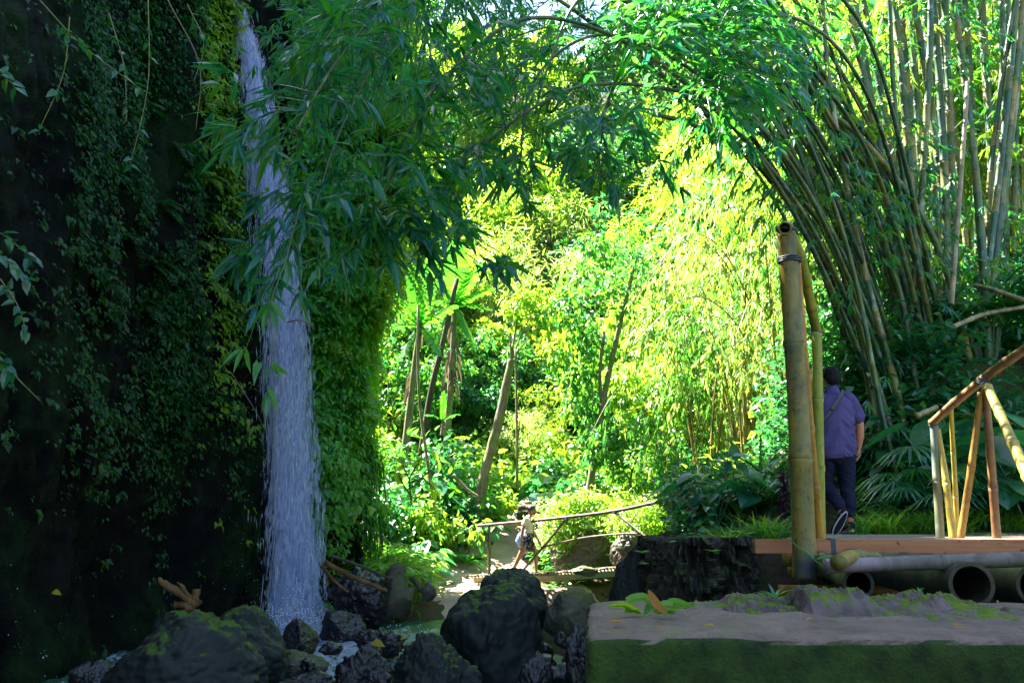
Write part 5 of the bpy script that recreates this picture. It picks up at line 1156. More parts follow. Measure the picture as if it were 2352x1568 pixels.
# big fern fronds arching from the cliff corner
r = thing('tree_fern', 'big lime fern fronds arching from the cliff corner above the banana plants', 'fern', P(890, 560, 19.2)); fo = MB()
for u, v, L_ in [(1000, 660, 2.2), (960, 640, 1.9), (1010, 560, 2.0), (940, 480, 1.6), (900, 460, 1.5), (985, 700, 2.2), (1030, 520, 1.8), (860, 700, 1.4), (920, 700, 1.6)]:
    a = P(885, 545, 19.2); frond(fo, a, P(u, v, 18.6)-a+[0, 0, .5], L_, 26, .22, .7, T_leaf(.12, 2, .2, .1))
fo.build('fronds', M['lime'], r, smooth=False)
# purple-leaved plant
r = thing('shrub', 'dark purple-leaved shrub just left of the big bamboo post', 'shrub', P(1800, 1230, 9.8)); fo = MB(); fo.add(*tube(np.array([P(1800, 1235, 9.8), P(1800, 1090, 9.8)]), .012, 5))
c = np.array([P(1800, v, 9.8) for v in np.linspace(1085, 1200, 70)]); put_leaves(fo, BR, c, rng.normal(0, 1, (70, 3))+[0, 0, .2], np.array([0, 0, 1.])+rng.normal(0, .3, (70, 3)), .11)
M['purple'] = mat_leaf('purple_leaf', [(.03, .012, .03), (.06, .02, .05)], [(.15, .03, .1), (.2, .05, .12)], .3, .3, .6); fo.build('leaves', M['purple'], r, smooth=False)

# ---------- sticks, driftwood
r = thing('driftwood', 'orange-brown driftwood root with two upright prongs on the mossy boulder', 'driftwood', P(430, 1395, 11)); mb = MB()
for pts, a, b in [([(445, 1385), (420, 1368), (385, 1345), (372, 1340)], .06, .03), ([(372, 1340), (365, 1332), (362, 1328)], .03, .012), ([(440, 1380), (425, 1355), (408, 1335)], .045, .015), ([(400, 1390), (425, 1388), (450, 1383), (456, 1376)], .03, .07), ([(430, 1395), (445, 1385), (452, 1352)], .07, .04)]:
    V, F = tube(spline([P(u, v, 10.7) for u, v in pts], 14), np.linspace(a, b, 14)*(1+rng.normal(0, .08, 14)), 9); mb.add(V+fbm(V, 8, 2, 4)[:, None]*.012, F)
mb.build('root', M['drift'], r)
for k, (pts, a, mt, lab) in enumerate([([(745, 1290), (800, 1320), (860, 1345), (915, 1368)], .05, 'drift', 'long pale fallen branch sloping down to the log stump'), ([(738, 1298), (770, 1335), (800, 1360)], .035, 'drift', 'short fallen branch at the waterfall side of the bank rock'), ([(760, 1275), (830, 1300), (900, 1330)], .03, 'bark_dark', 'upper dark branch lying over the bank rock'), ([(755, 1315), (748, 1345)], .02, 'drift', 'small upright stick beside the waterfall'),
        ([(945, 1325), (965, 1350), (975, 1368)], .05, 'bark_dark', 'broken dark branch on the mud right of the log stump'), ([(900, 1360), (912, 1395), (920, 1420)], .02, 'drift', 'thin stick standing in the water by the stump'), ([(1040, 1090), (1075, 1125), (1100, 1140)], .05, 'bark', 'fallen trunk in the bushes left of the mossy trunk'),
        ([(660, 740), (690, 735), (720, 750)], .006, 'drift', 'thin bare twig before the upper waterfall')]):
    y = 15.8 if k < 6 else (22 if k == 6 else 5.8); p = spline([P(u, v, y-.3*(k < 4)) for u, v in pts], 14); mb = MB(); V, F = tube(p, np.linspace(a, a*.6, 14)*(1+rng.normal(0, .06, 14)), 8); mb.add(V, F)
    tag(mb.build('fallen_branch', M[mt], loc=p[0]), lab, 'branch', 'fallen branches by the pool' if k < 6 else None)
# leaf on the wet boulder, yellow leaf on the cliff
for u, v, y, L_, lab in [(862, 1478, 9.7, .16, 'single yellow leaf lying on the wet boulder in the stream'), (128, 1362, 9.6, .12, 'tiny yellow leaf stuck on the dark rock at far left')]:
    mb = MB(); a = P(u-8, v-4, y); put_leaves(mb, T_leaf(.3, 3, .4, .2), a[None], np.array([[1, -.3, -.15]]), np.array([[.1, -.7, .7]]), L_); tag(mb.build('leaf', M['yellowleaf'], loc=a), lab, 'leaf')
# ledge plant with the dry leaf
r = thing('seedling', 'small glossy green seedling on the left end of the concrete ledge', 'seedling', P(1475, 1408, 2.84)); fo = MB(); y = 2.84; b0 = P(1475, 1412, y)
for pts in [[(1475, 1410), (1440, 1385), (1480, 1372), (1500, 1400)], [(1475, 1408), (1435, 1390), (1395, 1393)], [(1470, 1408), (1455, 1400), (1430, 1406)], [(1500, 1405), (1530, 1390), (1570, 1398)], [(1505, 1405), (1540, 1400), (1550, 1408)], [(1480, 1410), (1500, 1380), (1520, 1400)], [(1510, 1408), (1545, 1385), (1590, 1393)]]:
    p = spline([P(u, v, y+rng.normal(0, .02)) for u, v in pts], 12); w_ = .009*np.sin(np.pi*np.linspace(.08, .97, 12))**.7
    up = np.array([0, -.35, 1.]); s_ = unit(np.cross(unit(np.gradient(p, axis=0)), up)); V = np.stack([p-s_*w_[:, None]*.9+[0, 0, .002], p, p+s_*w_[:, None]*.9+[0, 0, .002]], 1).reshape(-1, 3)
    V += np.repeat(np.array([0, .35, 1.])[None]*0, 36, 0); i = np.arange(11)[:, None]*3; F = np.concatenate([i+np.array([[0, 1, 4, 3]]), i+np.array([[1, 2, 5, 4]])]); fo.add(V, F)
    V2 = V.copy(); V2[:, 2] += np.tile([.012, 0, -.012], 12)*np.repeat(w_/.009, 3); V2[:, 1] -= .001; fo.add(V2, F)
fo.build('leaves', M['lime'], r)
mb = MB(); y = 2.78; p = spline([P(1528, 1408, y), P(1508, 1385, y), P(1490, 1352, y)], 12); w_ = .016*np.sin(np.pi*np.linspace(.12, .99, 12))**.6
V = []
for k in range(12):
    for a in np.linspace(-1.3, 1.3, 7): V.append(p[k]+np.array([math.sin(a)*w_[k]*1.1, math.cos(a)*w_[k]*.8, -.002*k/12]))
i = np.arange(11)[:, None, None]*7+np.arange(6)[None, :, None]; F = (i+np.array([0, 1, 8, 7])).reshape(-1, 4); mb.add(np.array(V), F); tag(mb.build('dry_leaf', M['dryleaf'], loc=p[0]), 'curled orange dry leaf standing on the concrete ledge', 'leaf')
for k, (u, v, lab) in enumerate([(1780, 1368, 'small blade-leaved sprout between the two mossy rocks on the ledge'), (1570, 1392, 'tiny sprout right of the dry leaf on the ledge'), (2110, 1352, 'tiny moss sprout on the lumpy ledge rock')]):
    r = thing('sprout', lab, 'sprout', P(u, v+8, 3.1)); fo = MB(); n = 6; a = rng.uniform(0, 6.28, n); put_leaves(fo, T_leaf(.09, 3, .2, .6), np.repeat(P(u, v+8, 3.1)[None], n, 0), np.stack([np.cos(a), np.sin(a)*.5, rng.uniform(.4, 1.4, n)], 1), np.array([[0, -.2, 1.]]*n), (.07 if k == 0 else .03)); fo.build('leaves', M['green'], r)
# ================= near bridge =================
nb = thing('footbridge', 'near bamboo footbridge with a timber edge beam, tall left post and splayed right railing', 'bridge', P(1850, 1330, 6.0))
def pole(name, pts, r0, r1, mat, par, inode=.3, sides=14, label=None, closed=True):
    mb = MB(); culm(mb, [P(*q) for q in pts], r0, r1, inode, sides); o = mb.build(name, M[mat], par)
    if label: o['label'] = label
    return o
def lash(p, r, par, axis=(0, 0, 1), n=3, mat='strap', wd=.014):
    mb = MB(); a = np.linspace(0, 2*math.pi*n, 14*n+1); ax = unit(np.array(axis, float)); x = unit(np.cross(ax, [.3, 1, .2])); y = np.cross(ax, x)
    c = p+r*(np.cos(a)[:, None]*x+np.sin(a)[:, None]*y)+ax*(np.linspace(-.5, .5, len(a))*wd*n)[:, None]; mb.add(*tube(c, wd*.45, 6)); return mb.build('lashing', M[mat], par)
def hollow(name, p, d, r, L, wall, mat, par, sides=36, seed=1):
    """bamboo log cut open, seen end-on"""
    d = unit(d); p = np.asarray(p, float); q = np.array([p, p, p+d*.001, p+d*L, ]); mb = MB()
    s = np.linspace(0, L, 10); V, F = tube(p+d*s[:, None], r*(1+.04*np.sin(s*7)), sides, False); mb.add(V, F)
    V2, F2 = tube(p+d*s[:, None], r-wall, sides, False); mb.add(V2, [f[:, ::-1] for f in F2])
    k = np.arange(sides); k2 = (k+1) % sides; VV = np.vstack([V[:sides], V2[:sides]])
    nn = vnoise(VV, 14, seed)[:, None]*.008; VV = VV; mb.add(VV, np.stack([k, sides+k, sides+k2, k2], 1))
    o = mb.build(name, M[mat], par); mb = MB(); mb.add(*tube(np.array([p+d*L*.45, p+d*(L*.45+.02)]), r-wall*1.02, sides)); i = mb.build('inner_wall', M['hole'], None); i.parent = o; i['_o'] = o['_o']
    for v in i.data.vertices: v.co = v.co-Vector(o['_o'])
    return o
pole('post', [(1850, 1332, 5.75), (1832, 900, 5.75), (1806, 540, 5.75)], .078, .066, 'pole_big', nb, .85, 24, 'thick weathered bamboo post carrying the open rail end on its forked top')
o = hollow('rail_end', P(1803, 524, 5.66), P(1812, 522, 6.2)-P(1803, 524, 5.66), .045, .35, .010, 'pole_big', nb)
pole('handrail', [(1808, 520, 5.98), (1838, 590, 6.2), (1860, 690, 6.6), (1877, 768, 6.9)], .040, .042, 'pole_green', nb, .32, 14, 'greenish handrail sloping down from the tall post')
pole('post', [(1884, 1240, 6.7), (1880, 1000, 6.7), (1876, 765, 6.75)], .043, .040, 'pole_green', nb, .62, 16, 'straight green-yellow post below the rail joint')
pole('brace', [(1884, 1240, 6.35), (1862, 1000, 6.2), (1838, 700, 6.0), (1830, 600, 5.95)], .034, .028, 'pole_orange', nb, .4, 12, 'slim orange bamboo brace behind the tall post')
pole('post', [(1872, 1240, 8.3), (1866, 1000, 8.3), (1862, 862, 8.3)], .035, .032, 'pole_brown', nb, .4, 12)
pole('rail_stub', [(1852, 876, 8.2), (1868, 858, 8.4), (1878, 842, 8.6)], .045, .045, 'pole_orange', nb, .3, 12)
lash(P(1813, 597, 5.75), .078, nb, (.02, 0, 1), 3); lash(P(1877, 768, 6.78), .046, nb, n=3); lash(P(1808, 530, 5.75), .074, nb, (.3, 0, 1), 2)
# right railing
pole('handrail', [(2140, 972, 7.0), (2180, 935, 6.8), (2225, 898, 6.6), (2268, 862, 6.4), (2310, 832, 6.2), (2380, 785, 5.9)], .032, .036, 'pole_brown', nb, .30, 14, 'reddish handrail climbing to the right edge')
pole('post', [(2160, 1242, 6.9), (2152, 1100, 6.95), (2145, 975, 7.0)], .033, .031, 'pole_pale', nb, .45, 12, 'lichen-spotted pale post, leftmost of the right railing')
pole('post', [(2190, 1242, 6.8), (2172, 1100, 6.9), (2152, 985, 7.0)], .030, .026, 'pole_yellow', nb, .4, 12)
pole('post', [(2200, 1242, 7.3), (2192, 1080, 7.2), (2184, 938, 7.0)], .022, .018, 'pole_yellow', nb, .4, 10)
pole('brace', [(2205, 1242, 6.6), (2230, 1080, 6.55), (2254, 900, 6.45)], .028, .024, 'pole_orange', nb, .5, 12, 'orange brace leaning right')
pole('post', [(2290, 1242, 6.55), (2278, 1080, 6.5), (2262, 880, 6.42)], .032, .028, 'pole_brown', nb, .42, 12)
pole('brace', [(2268, 888, 6.35), (2310, 980, 5.9), (2350, 1070, 5.5), (2400, 1180, 5.1)], .032, .036, 'pole_yellow', nb, .38, 14, 'pale yellow brace running out of the right picture edge')
for q in [(2258, 878, 6.42), (2266, 886, 6.38)]: lash(P(*q), .042, nb, (.5, -.2, 1), 4, wd=.012)
lash(P(2144, 975, 7.0), .038, nb, (0, 0, 1), 2, wd=.008)
# edge beam and deck
a = P(1733, 1238, 6.0); b = P(2500, 1240, 5.9); t0 = P(1733, 1270, 6.0); mb = MB()
bm = bmesh.new(); bmesh.ops.create_cube(bm, size=1)
L_ = b[0]-a[0]; hb = a[2]-t0[2]
for v in bm.verts: v.co = Vector((v.co.x*L_+(a[0]+b[0])/2, v.co.y*.07+6.03, v.co.z*hb+(a[2]+t0[2])/2))
bmesh.ops.bevel(bm, geom=bm.edges[:], offset=.005, segments=2, affect='EDGES'); bmesh.ops.subdivide_edges(bm, edges=[e for e in bm.edges if e.calc_length() > 1], cuts=60, use_grid_fill=True)
bmesh.ops.triangulate(bm, faces=bm.faces[:]); V = np.array([v.co[:] for v in bm.verts]); F = np.array([[v.index for v in f.verts] for f in bm.faces]); bm.free()
mb.add(V+np.stack([0*V[:, 0], fbm(V*[1, .3, .3], 2, 2, 3)*.004, fbm(V*[1, .1, .1], 1.5, 3, 5)*.005], 1), F); o = mb.build('edge_beam', M['beam'], nb, smooth=False)
mb = MB(); c = P(1913, 1238, 5.99); box_mb(mb, (c[0], 6.03, (a[2]+t0[2])/2), (.035, .078, hb+.012)); o = mb.build('strap', M['strap'], nb, smooth=False)
for k in range(10):
    y = 6.24+k*.30; mb = MB(); xa = P(1850, 1235, y)[0]+rng.uniform(-.15, .15); xb = 4.6
    box_mb(mb, ((xa+xb)/2, y, a[2]-.02+rng.uniform(-.006, .006)), (xb-xa, .27, .035)); o = mb.build('plank', M['deck'], nb, smooth=False)
for k, (u0, u1, v, y, r_) in enumerate([(1800, 2420, 1284, 6.25, .05), (1812, 2420, 1310, 6.5, .045), (1790, 2420, 1358, 6.8, .05)]):
    pole('bearer', [(u0, v, y), (u1, v-2, y)], r_, r_, 'pole_orange', nb, .4, 14)
# round bamboo logs under the deck, open ends to the camera
for k, (u, v, y, r_, d) in enumerate([(1972, 1340, 4.3, .072, (.25, 1, .02)), (2232, 1342, 4.0, .10, (.12, 1, .0)), (2385, 1345, 4.2, .10, (.1, 1, .0)), (2120, 1330, 5.4, .10, (.1, 1, 0)), (2330, 1335, 5.2, .10, (.1, 1, 0))]):
    o = hollow('support_log', P(u, v, y), np.array(d, float), r_, 2.6, .018 if k else .016, 'log_shade_tint', nb)
pole('side_pole', [(1893, 1300, 4.15), (2100, 1292, 4.12), (2420, 1282, 4.1)], .034, .036, 'pole_white', nb, .7, 20, 'bleached purplish bamboo pole lying across the log ends')
pole('wedge', [(1925, 1292, 3.95), (1955, 1278, 4.15), (2010, 1282, 4.6)], .034, .034, 'pole_big', nb, .6, 16)
# thin green cane leaning by the post
r = thing('bamboo_shoot', 'thin green cane leaning against the foot of the tall bamboo post', 'bamboo', P(1900, 1355, 4.9)); fo = MB(); fo.add(*tube(spline([P(1905, 1310, 4.9), P(1870, 1285, 4.9), P(1812, 1238, 4.9)], 12), np.linspace(.006, .003, 12), 6)); s0 = P(1872, 1286, 4.9)
put_leaves(fo, T_leaf(.06, 3, .2, .3), np.array([s0, s0]), np.array([P(1925, 1262, 4.9)-s0, P(1840, 1240, 4.9)-s0]), np.array([[0, -.6, 1], [0, -.6, 1.]]), [.16, .11]); fo.build('leaves', M['grass'], r)

# ================= far bridge =================
fb = thing('footbridge', 'small far bamboo footbridge the woman is walking onto, with a thin rising handrail', 'bridge', P(1124, 1320, 19.6))
YL, YR = 21.4, 17.2
def fy(u): return YL+(YR-YL)*(u-1060)/460
pole('handrail', [(1098, 1207, fy(1098)), (1250, 1193, fy(1250)), (1400, 1175, fy(1400)), (1490, 1157, fy(1490)), (1575, 1138, fy(1575))], .036, .036, 'pole_far', fb, .5, 8)
pole('post', [(1124, 1318, fy(1124)), (1124, 1206, fy(1124))], .036, .034, 'pole_fargreen', fb, .4, 8)
pole('brace', [(1190, 1322, fy(1190)), (1248, 1255, fy(1248)), (1302, 1190, fy(1302))], .030, .030, 'pole_far', fb, .5, 8)
pole('brace', [(1412, 1176, fy(1412)), (1455, 1210, fy(1455)), (1505, 1250, fy(1505))], .030, .030, 'pole_fargreen', fb, .5, 8)
pole('lower_rail', [(1246, 1256, fy(1246)), (1330, 1236, fy(1330)), (1420, 1226, fy(1420)), (1478, 1225, fy(1478))], .020, .020, 'pole_far', fb, .5, 8)
for k in range(3): pole('beam', [(1090, 1328+k*5, fy(1090)-.02*k+.25*k), (1250, 1322+k*4, fy(1250)+.25*k), (1430, 1310+k*3, fy(1430)+.25*k)], .055, .055, 'farbeam', fb, .6, 8)
for k in range(46):
    u = 1078+k*7.6; v = np.interp(u, [1078, 1250, 1430], [1322, 1317, 1303]); y = fy(u); mb = MB(); c = P(u, v, y); d = np.array([.62, 1, 0]); d = d/np.linalg.norm(d); ln = rng.uniform(.9, 1.1)
    mb.add(*tube(np.array([c-d*.12, c+d*ln])+[0, 0, rng.normal(0, .008)], .026, 6)); mb.build('slat', M['culm_dead' if k % 3 else 'bark_dark'], fb)
for q in [(1302, 1192), (1412, 1178), (1248, 1256), (1124, 1207)]: lash(P(q[0], q[1], fy(q[0])), .044, fb, n=3, wd=.016)
# stone steps on the far path
for k, (u0, u1, v, y, lab) in enumerate([(1188, 1262, 1183, 25.2, 'lower worn step on the far path'), (1190, 1256, 1168, 26.4, 'upper dark step on the far path')]):
    c = P((u0+u1)/2, v, y); w_ = (u1-u0)/1960*y; mb = MB(); V, F = ico(4); V = np.sign(V)*np.abs(V)**.35; V = V*[w_/2, .35, .13]+c; mb.add(V+fbm(V, 3, 3, k)[:, None]*.03, F); tag(mb.build('step', M['bark_dark'], loc=c), lab, 'step')
# ================= people =================
def remesh(name, mb, vox, mat, parent, smooth_it=2, disp=None, xf=None):
    me = mb.mesh('tmp', [], True); o = bpy.data.objects.new('tmp', me); col.objects.link(o)
    m = o.modifiers.new('r', 'REMESH'); m.mode = 'VOXEL'; m.voxel_size = vox
    s = o.modifiers.new('s', 'SMOOTH'); s.iterations = smooth_it; s.factor = .5
    dg = bpy.context.evaluated_depsgraph_get(); ev = o.evaluated_get(dg); m2 = bpy.data.meshes.new_from_object(ev)
    bpy.data.objects.remove(o)
    n = len(m2.vertices); V = np.empty(n*3, np.float32); m2.vertices.foreach_get('co', V); V = V.reshape(-1, 3).astype(float)
    N = np.empty(n*3, np.float32); m2.vertices.foreach_get('normal', N); N = N.reshape(-1, 3)
    if disp is not None: V = V+N*disp(V)[:, None]
    if xf is not None: V = xf(V)
    m2.vertices.foreach_set('co', V.astype(np.float32).ravel())
    m2.polygons.foreach_set('use_smooth', np.ones(len(m2.polygons), bool)); m2.update()
    m2.materials.clear()
    for q in (mat if isinstance(mat, list) else [mat]): m2.materials.append(q)
    m2.name = name; ob = bpy.data.objects.new(name, m2); col.objects.link(ob); ob.parent = parent; ob['_o'] = [0, 0, 0]; return ob
def limb(mb, pts, rad, n=14, sides=14, ell=None, ref=None):
    p = spline(pts, n); r = np.interp(np.linspace(0, 1, n), np.linspace(0, 1, len(rad)), rad)
    if ell is not None: ell = tuple(np.interp(np.linspace(0, 1, n), np.linspace(0, 1, len(e)), e) for e in ell)
    # rounded ends
    t0 = unit(p[0]-p[1]); t1 = unit(p[-1]-p[-2])
    p2 = np.vstack([p[0]+t0*r[0]*.8, p[0]+t0*r[0]*.5, p, p[-1]+t1*r[-1]*.5, p[-1]+t1*r[-1]*.8]); r2 = np.concatenate([[r[0]*.3, r[0]*.8], r, [r[-1]*.8, r[-1]*.3]])
    if ell is not None: ell = tuple(np.concatenate([[e[0]]*2, e, [e[-1]]*2]) for e in ell)
    mb.add(*tube(p2, r2, sides, True, ell, ref))
def ball(mb, c, r):
    V, F = ico(3); mb.add(V*np.asarray(r)+np.asarray(c), F)
def hand(mb, w, d, palm_n, L=.17, s=1.0, curl=.5):
    """palm with four curled fingers and a side thumb; w wrist, d direction of hand, palm_n palm normal"""
    d = unit(np.array(d, float)); n = unit(np.array(palm_n, float)); n = unit(n-(n @ d)*d); sd_ = np.cross(d, n); w = np.array(w, float)
    V, F = ico(3); loc = V*[.038*s, .05*s, .016*s]; mb.add(w+d*.045*s+loc[:, 0:1]*sd_+loc[:, 1:2]*d+loc[:, 2:3]*n, F)
    for k, (o, l) in enumerate([(-.028, .065), (-.010, .078), (.010, .073), (.027, .058)]):
        b = w+d*.082*s+sd_*o*s; a = curl+.08*k
        p = [b, b+(d*math.cos(a*.5)+n*math.sin(a*.5))*l*.42*s]; p.append(p[-1]+(d*math.cos(a*1.1)+n*math.sin(a*1.1))*l*.34*s); p.append(p[-1]+(d*math.cos(a*1.7)+n*math.sin(a*1.7))*l*.26*s)
        limb(mb, p, [.0095*s, .0085*s, .007*s], 8, 8)
    b = w+d*.025*s-sd_*.030*s; limb(mb, [b, b+(d*.7-sd_*.6+n*.25)*.035*s, b+(d*.95-sd_*.45+n*.5)*.062*s], [.012*s, .0095*s, .008*s], 8, 8)
def head(mb, c, f, s=1.0, up=(0, 0, 1)):
    """skull, jaw, nose, lips, brow, ears; f = facing"""
    c = np.array(c, float); f = unit(np.array(f, float)); up = unit(np.array(up, float)); sd_ = np.cross(f, up)
    def e(o, r):
        V, F = ico(3); V = V*np.array(r)*s; o = np.array(o)*s
        mb.add(c+(V[:, 0:1]+o[0])*sd_+(V[:, 1:2]+o[1])*f+(V[:, 2:3]+o[2])*up, F)
    e((0, -.008, .02), (.074, .092, .095)); e((0, .022, -.045), (.055, .06, .062)); e((0, .062, -.085), (.026, .024, .02))
    e((0, .094, -.012), (.011, .014, .026)); e((0, .104, -.026), (.015, .012, .010)); e((0, .083, -.055), (.026, .012, .010))
    e((0, .078, .022), (.055, .014, .012))
    for q in (-1, 1): e((q*.076, -.008, -.008), (.010, .022, .032)); e((q*.035, .070, -.02), (.022, .02, .02))
def eyes(c, f, par, s, mw, md):
    c = np.array(c, float); f = unit(np.array(f, float)); sd_ = np.cross(f, [0, 0, 1.])
    for q in (-1, 1):
        mb = MB(); ball(mb, c+sd_*q*.031*s+f*.079*s+np.array([0, 0, .004])*s, .0115*s); e = mb.build('eye', mw, None); e.parent = par
        mb = MB(); ball(mb, c+sd_*q*.031*s+f*.086*s+np.array([0, 0, .004])*s, .006*s); i = mb.build('iris', md, None); i.parent = e
SK = mat_simple('skin_tan', (.42, .21, .12), .5, .4, 20, .08, .1)
t = NT('warm_skin'); SK = t.done(t.pbr(t.ramp(t.noise(14, 3), [(.3, (.30, .13, .07)), (.7, (.38, .18, .10))]), .5, .4, Subsurface_Weight=.06))
HAIR = mat_simple('black_hair', (.005, .005, .007), .7, .15, 90, .4, .6)
BROWN = mat_simple('dark_brown_hair', (.05, .025, .015), .5, .5, 90, .4, .6)
def cloth(name, c, rough=.85, sc=140):
    t = NT(name); n = t.noise(sc, 3); n2 = t.noise(5, 3)
    cc = t.mix(t.ramp(n2, [(.35, 0), (.7, .3)]), c, tuple(q*.6 for q in c)); return t.done(t.pbr(cc, rough, .2, t.bump(n, .15, .002)))
POLO = cloth('purple_blue_cotton', (.06, .05, .15)); NAVY = cloth('navy_trousers', (.006, .008, .028)); STRAPM = cloth('grey_webbing', (.07, .075, .10))
WHITE = cloth('cream_cotton', (.78, .66, .48)); BLK = cloth('black_rubber', (.012, .012, .018)); SOLE = cloth('white_sole', (.55, .55, .7)); BAGB = cloth('light_blue_bag', (.35, .5, .7))
t = NT('patterned_shorts'); nn1 = t.noise(16, 2, .5); SHORTS = t.done(t.pbr(t.ramp(nn1, [(.47, (.012, .012, .03)), (.52, (.35, .33, .33)), (.56, (.02, .02, .04)), (.62, (.4, .38, .35))], 'CONSTANT'), .8, .2))
EW = mat_simple('eye_white', (.7, .7, .7), .3); EI = mat_simple('dark_iris', (.03, .02, .01), .2)

# ---- the man, seen from behind, stepping away
base = P(1937, 1225, 8.95)
man = thing('person', 'man in purple-blue polo and navy trousers walking away past the bamboo posts', 'person', base)
man.rotation_euler = (0, 0, R(3))
b = MB()
tor = dict(ell=([1.18, 1.12, 1.2, 1.25, .75], [.82, .78, .8, .72, .65]), ref=(0, 1, 0))
limb(b, [(0, 0, .86), (0, .0, 1.02), (0, -.005, 1.18), (0, .0, 1.34), (0, .0, 1.45)], [.145, .140, .150, .150, .07], 18, 22, ell=tor['ell'], ref=(0, 1, 0))
limb(b, [(0, .005, 1.42), (0, .01, 1.52)], [.062, .056]); head(b, (0, .02, 1.605), (.12, 1, -.1), 1.0)
limb(b, [(.085, 0, .90), (.088, .015, .68), (.082, .012, .48), (.075, -.03, .28), (.068, -.01, .09)], [.098, .078, .058, .055, .036])
limb(b, [(-.085, 0, .90), (-.095, .07, .68), (-.10, .10, .50), (-.075, -.02, .36), (-.045, -.13, .20)], [.098, .078, .058, .055, .036])
limb(b, [(.068, -.03, .05), (.07, .08, .035), (.072, .17, .025)], [.038, .036, .026]); limb(b, [(-.045, -.15, .19), (-.075, -.10, .12), (-.10, -.05, .05)], [.038, .036, .026])
limb(b, [(.17, 0, 1.395), (.225, -.005, 1.27), (.262, -.01, 1.13)], [.062, .053, .044]); limb(b, [(.262, -.01, 1.13), (.270, .02, 1.00), (.262, .05, .885)], [.044, .042, .027])
limb(b, [(-.17, 0, 1.395), (-.235, -.01, 1.27), (-.27, -.02, 1.14)], [.062, .053, .044]); limb(b, [(-.27, -.02, 1.14), (-.25, .09, 1.06), (-.18, .18, 1.02)], [.044, .042, .027])
hand(b, (.262, .05, .885), (-.02, .12, -1), (-.8, .3, 0), s=1.05, curl=.55); hand(b, (-.18, .18, 1.02), (.7, .5, -.1), (0, -.3, -1), s=1.05, curl=.8)
body = remesh('body', b, .0065, SK, man, 2)
eyes((0, .02, 1.605), (.12, 1, -.1), man, 1.0, EW, EI)
h = MB(); ball(h, (0, -.002, 1.648), (.088, .102, .094)); ball(h, (0, -.045, 1.605), (.078, .06, .075)); ball(h, (.0, .05, 1.70), (.07, .06, .04))
remesh('hair', h, .006, HAIR, man, 2, disp=lambda V: fbm(V, 40, 3, 5)*.004)
def folds(V):
    q = np.stack([V[:, 0]*3.2-V[:, 2]*1.2, V[:, 1]*2, V[:, 2]*6.5+np.abs(V[:, 0])*5], 1)
    w_ = np.clip(1.25-np.abs(V[:, 2]-.98)*2.6, .15, 1); f1 = 1-np.abs(vnoise(q, 2.6, 3))*2
    q2 = np.stack([V[:, 0]*16-V[:, 2]*3, V[:, 1]*3, V[:, 2]*2.], 1); up = np.clip((V[:, 2]-1.1)*4, 0, 1)
    return f1*.017*w_+(1-np.abs(vnoise(q2, 1., 5))*2)*.010*up
s_ = MB(); limb(s_, [(0, 0, .80), (0, 0, .92), (0, -.005, 1.06), (0, -.005, 1.2), (0, 0, 1.34), (0, .0, 1.44)], [.168, .172, .168, .170, .168, .085], 20, 26, ell=([1.15, 1.15, 1.15, 1.2, 1.25, .9], [.84, .85, .84, .82, .75, .75]), ref=(0, 1, 0))
for q in (1, -1): limb(s_, [(q*.15, 0, 1.40), (q*.205, -.005, 1.30), (q*.248, -.01, 1.185)], [.074, .076, .072])
limb(s_, [(0, .0, 1.43), (0, .005, 1.475)], [.082, .070])
def cut_hem(V):
    V = V.copy(); V[:, 2] = np.maximum(V[:, 2], .765+.012*np.sin(V[:, 0]*9)); return V
remesh('polo_shirt', s_, .008, POLO, man, 2, disp=folds, xf=cut_hem)
s_ = MB(); limb(s_, [(0, .0, 1.462), (0, .006, 1.492)], [.076, .070], 6); remesh('collar', s_, .006, POLO, man, 1)
def wr(V):
    q = np.stack([V[:, 0]*4, V[:, 1]*3, V[:, 2]*14+V[:, 0]*8], 1); return (1-np.abs(vnoise(q, 2, 7))*2)*.006
s_ = MB(); limb(s_, [(0, 0, .82), (0, 0, .96)], [.15, .145], 8, 20, ell=([1.15, 1.15], [.82, .82]), ref=(0, 1, 0))
limb(s_, [(.085, 0, .88), (.090, .012, .68), (.084, .012, .48), (.078, -.02, .30), (.070, -.01, .17)], [.112, .094, .076, .070, .054])
limb(s_, [(-.085, 0, .88), (-.097, .07, .68), (-.102, .10, .50), (-.080, -.01, .38), (-.055, -.10, .27)], [.112, .094, .076, .072, .058])
remesh('trousers', s_, .008, NAVY, man, 2, disp=wr)
# cross-body strap following the back
a = np.linspace(0, 1, 26); px = .055-.30*a; pz = 1.46-.42*a-.02*np.sin(a*3.1); py = -np.sqrt(np.clip(1-(px/.215)**2, .05, 1))*.150-.012+.02*(a < .12)*(1-a/.12)
c = np.stack([px, py, pz], 1); tg = unit(np.gradient(c, axis=0)); nrm = np.stack([px*1.2, -np.ones(26)*.2, 0*px], 1); nrm = unit(nrm); wv = unit(np.cross(tg, nrm))
V = np.concatenate([c+wv*.019, c-wv*.019, c+wv*.019+nrm*.006, c-wv*.019+nrm*.006]); k = np.arange(25)
s_ = MB(); s_.add(V, [np.stack([52+k, 53+k, 79+k, 78+k], 1)[:, ::-1], np.stack([k, k+1, 53+k, 52+k], 1), np.stack([26+k, 78+k, 79+k, 27+k], 1)]); o = s_.build('shoulder_strap', STRAPM, None); o.parent = man
s_ = MB(); box_mb(s_, c[11]+[0, -.008, 0], (.052, .012, .012), 0); o2 = s_.build('buckle', EI, None); o2.parent = o
s_ = MB(); limb(s_, [(-.24, .04, 1.03), (-.27, .12, 1.0)], [.05, .05], 8, 12); remesh('waist_bag', s_, .012, BLK, man, 1)
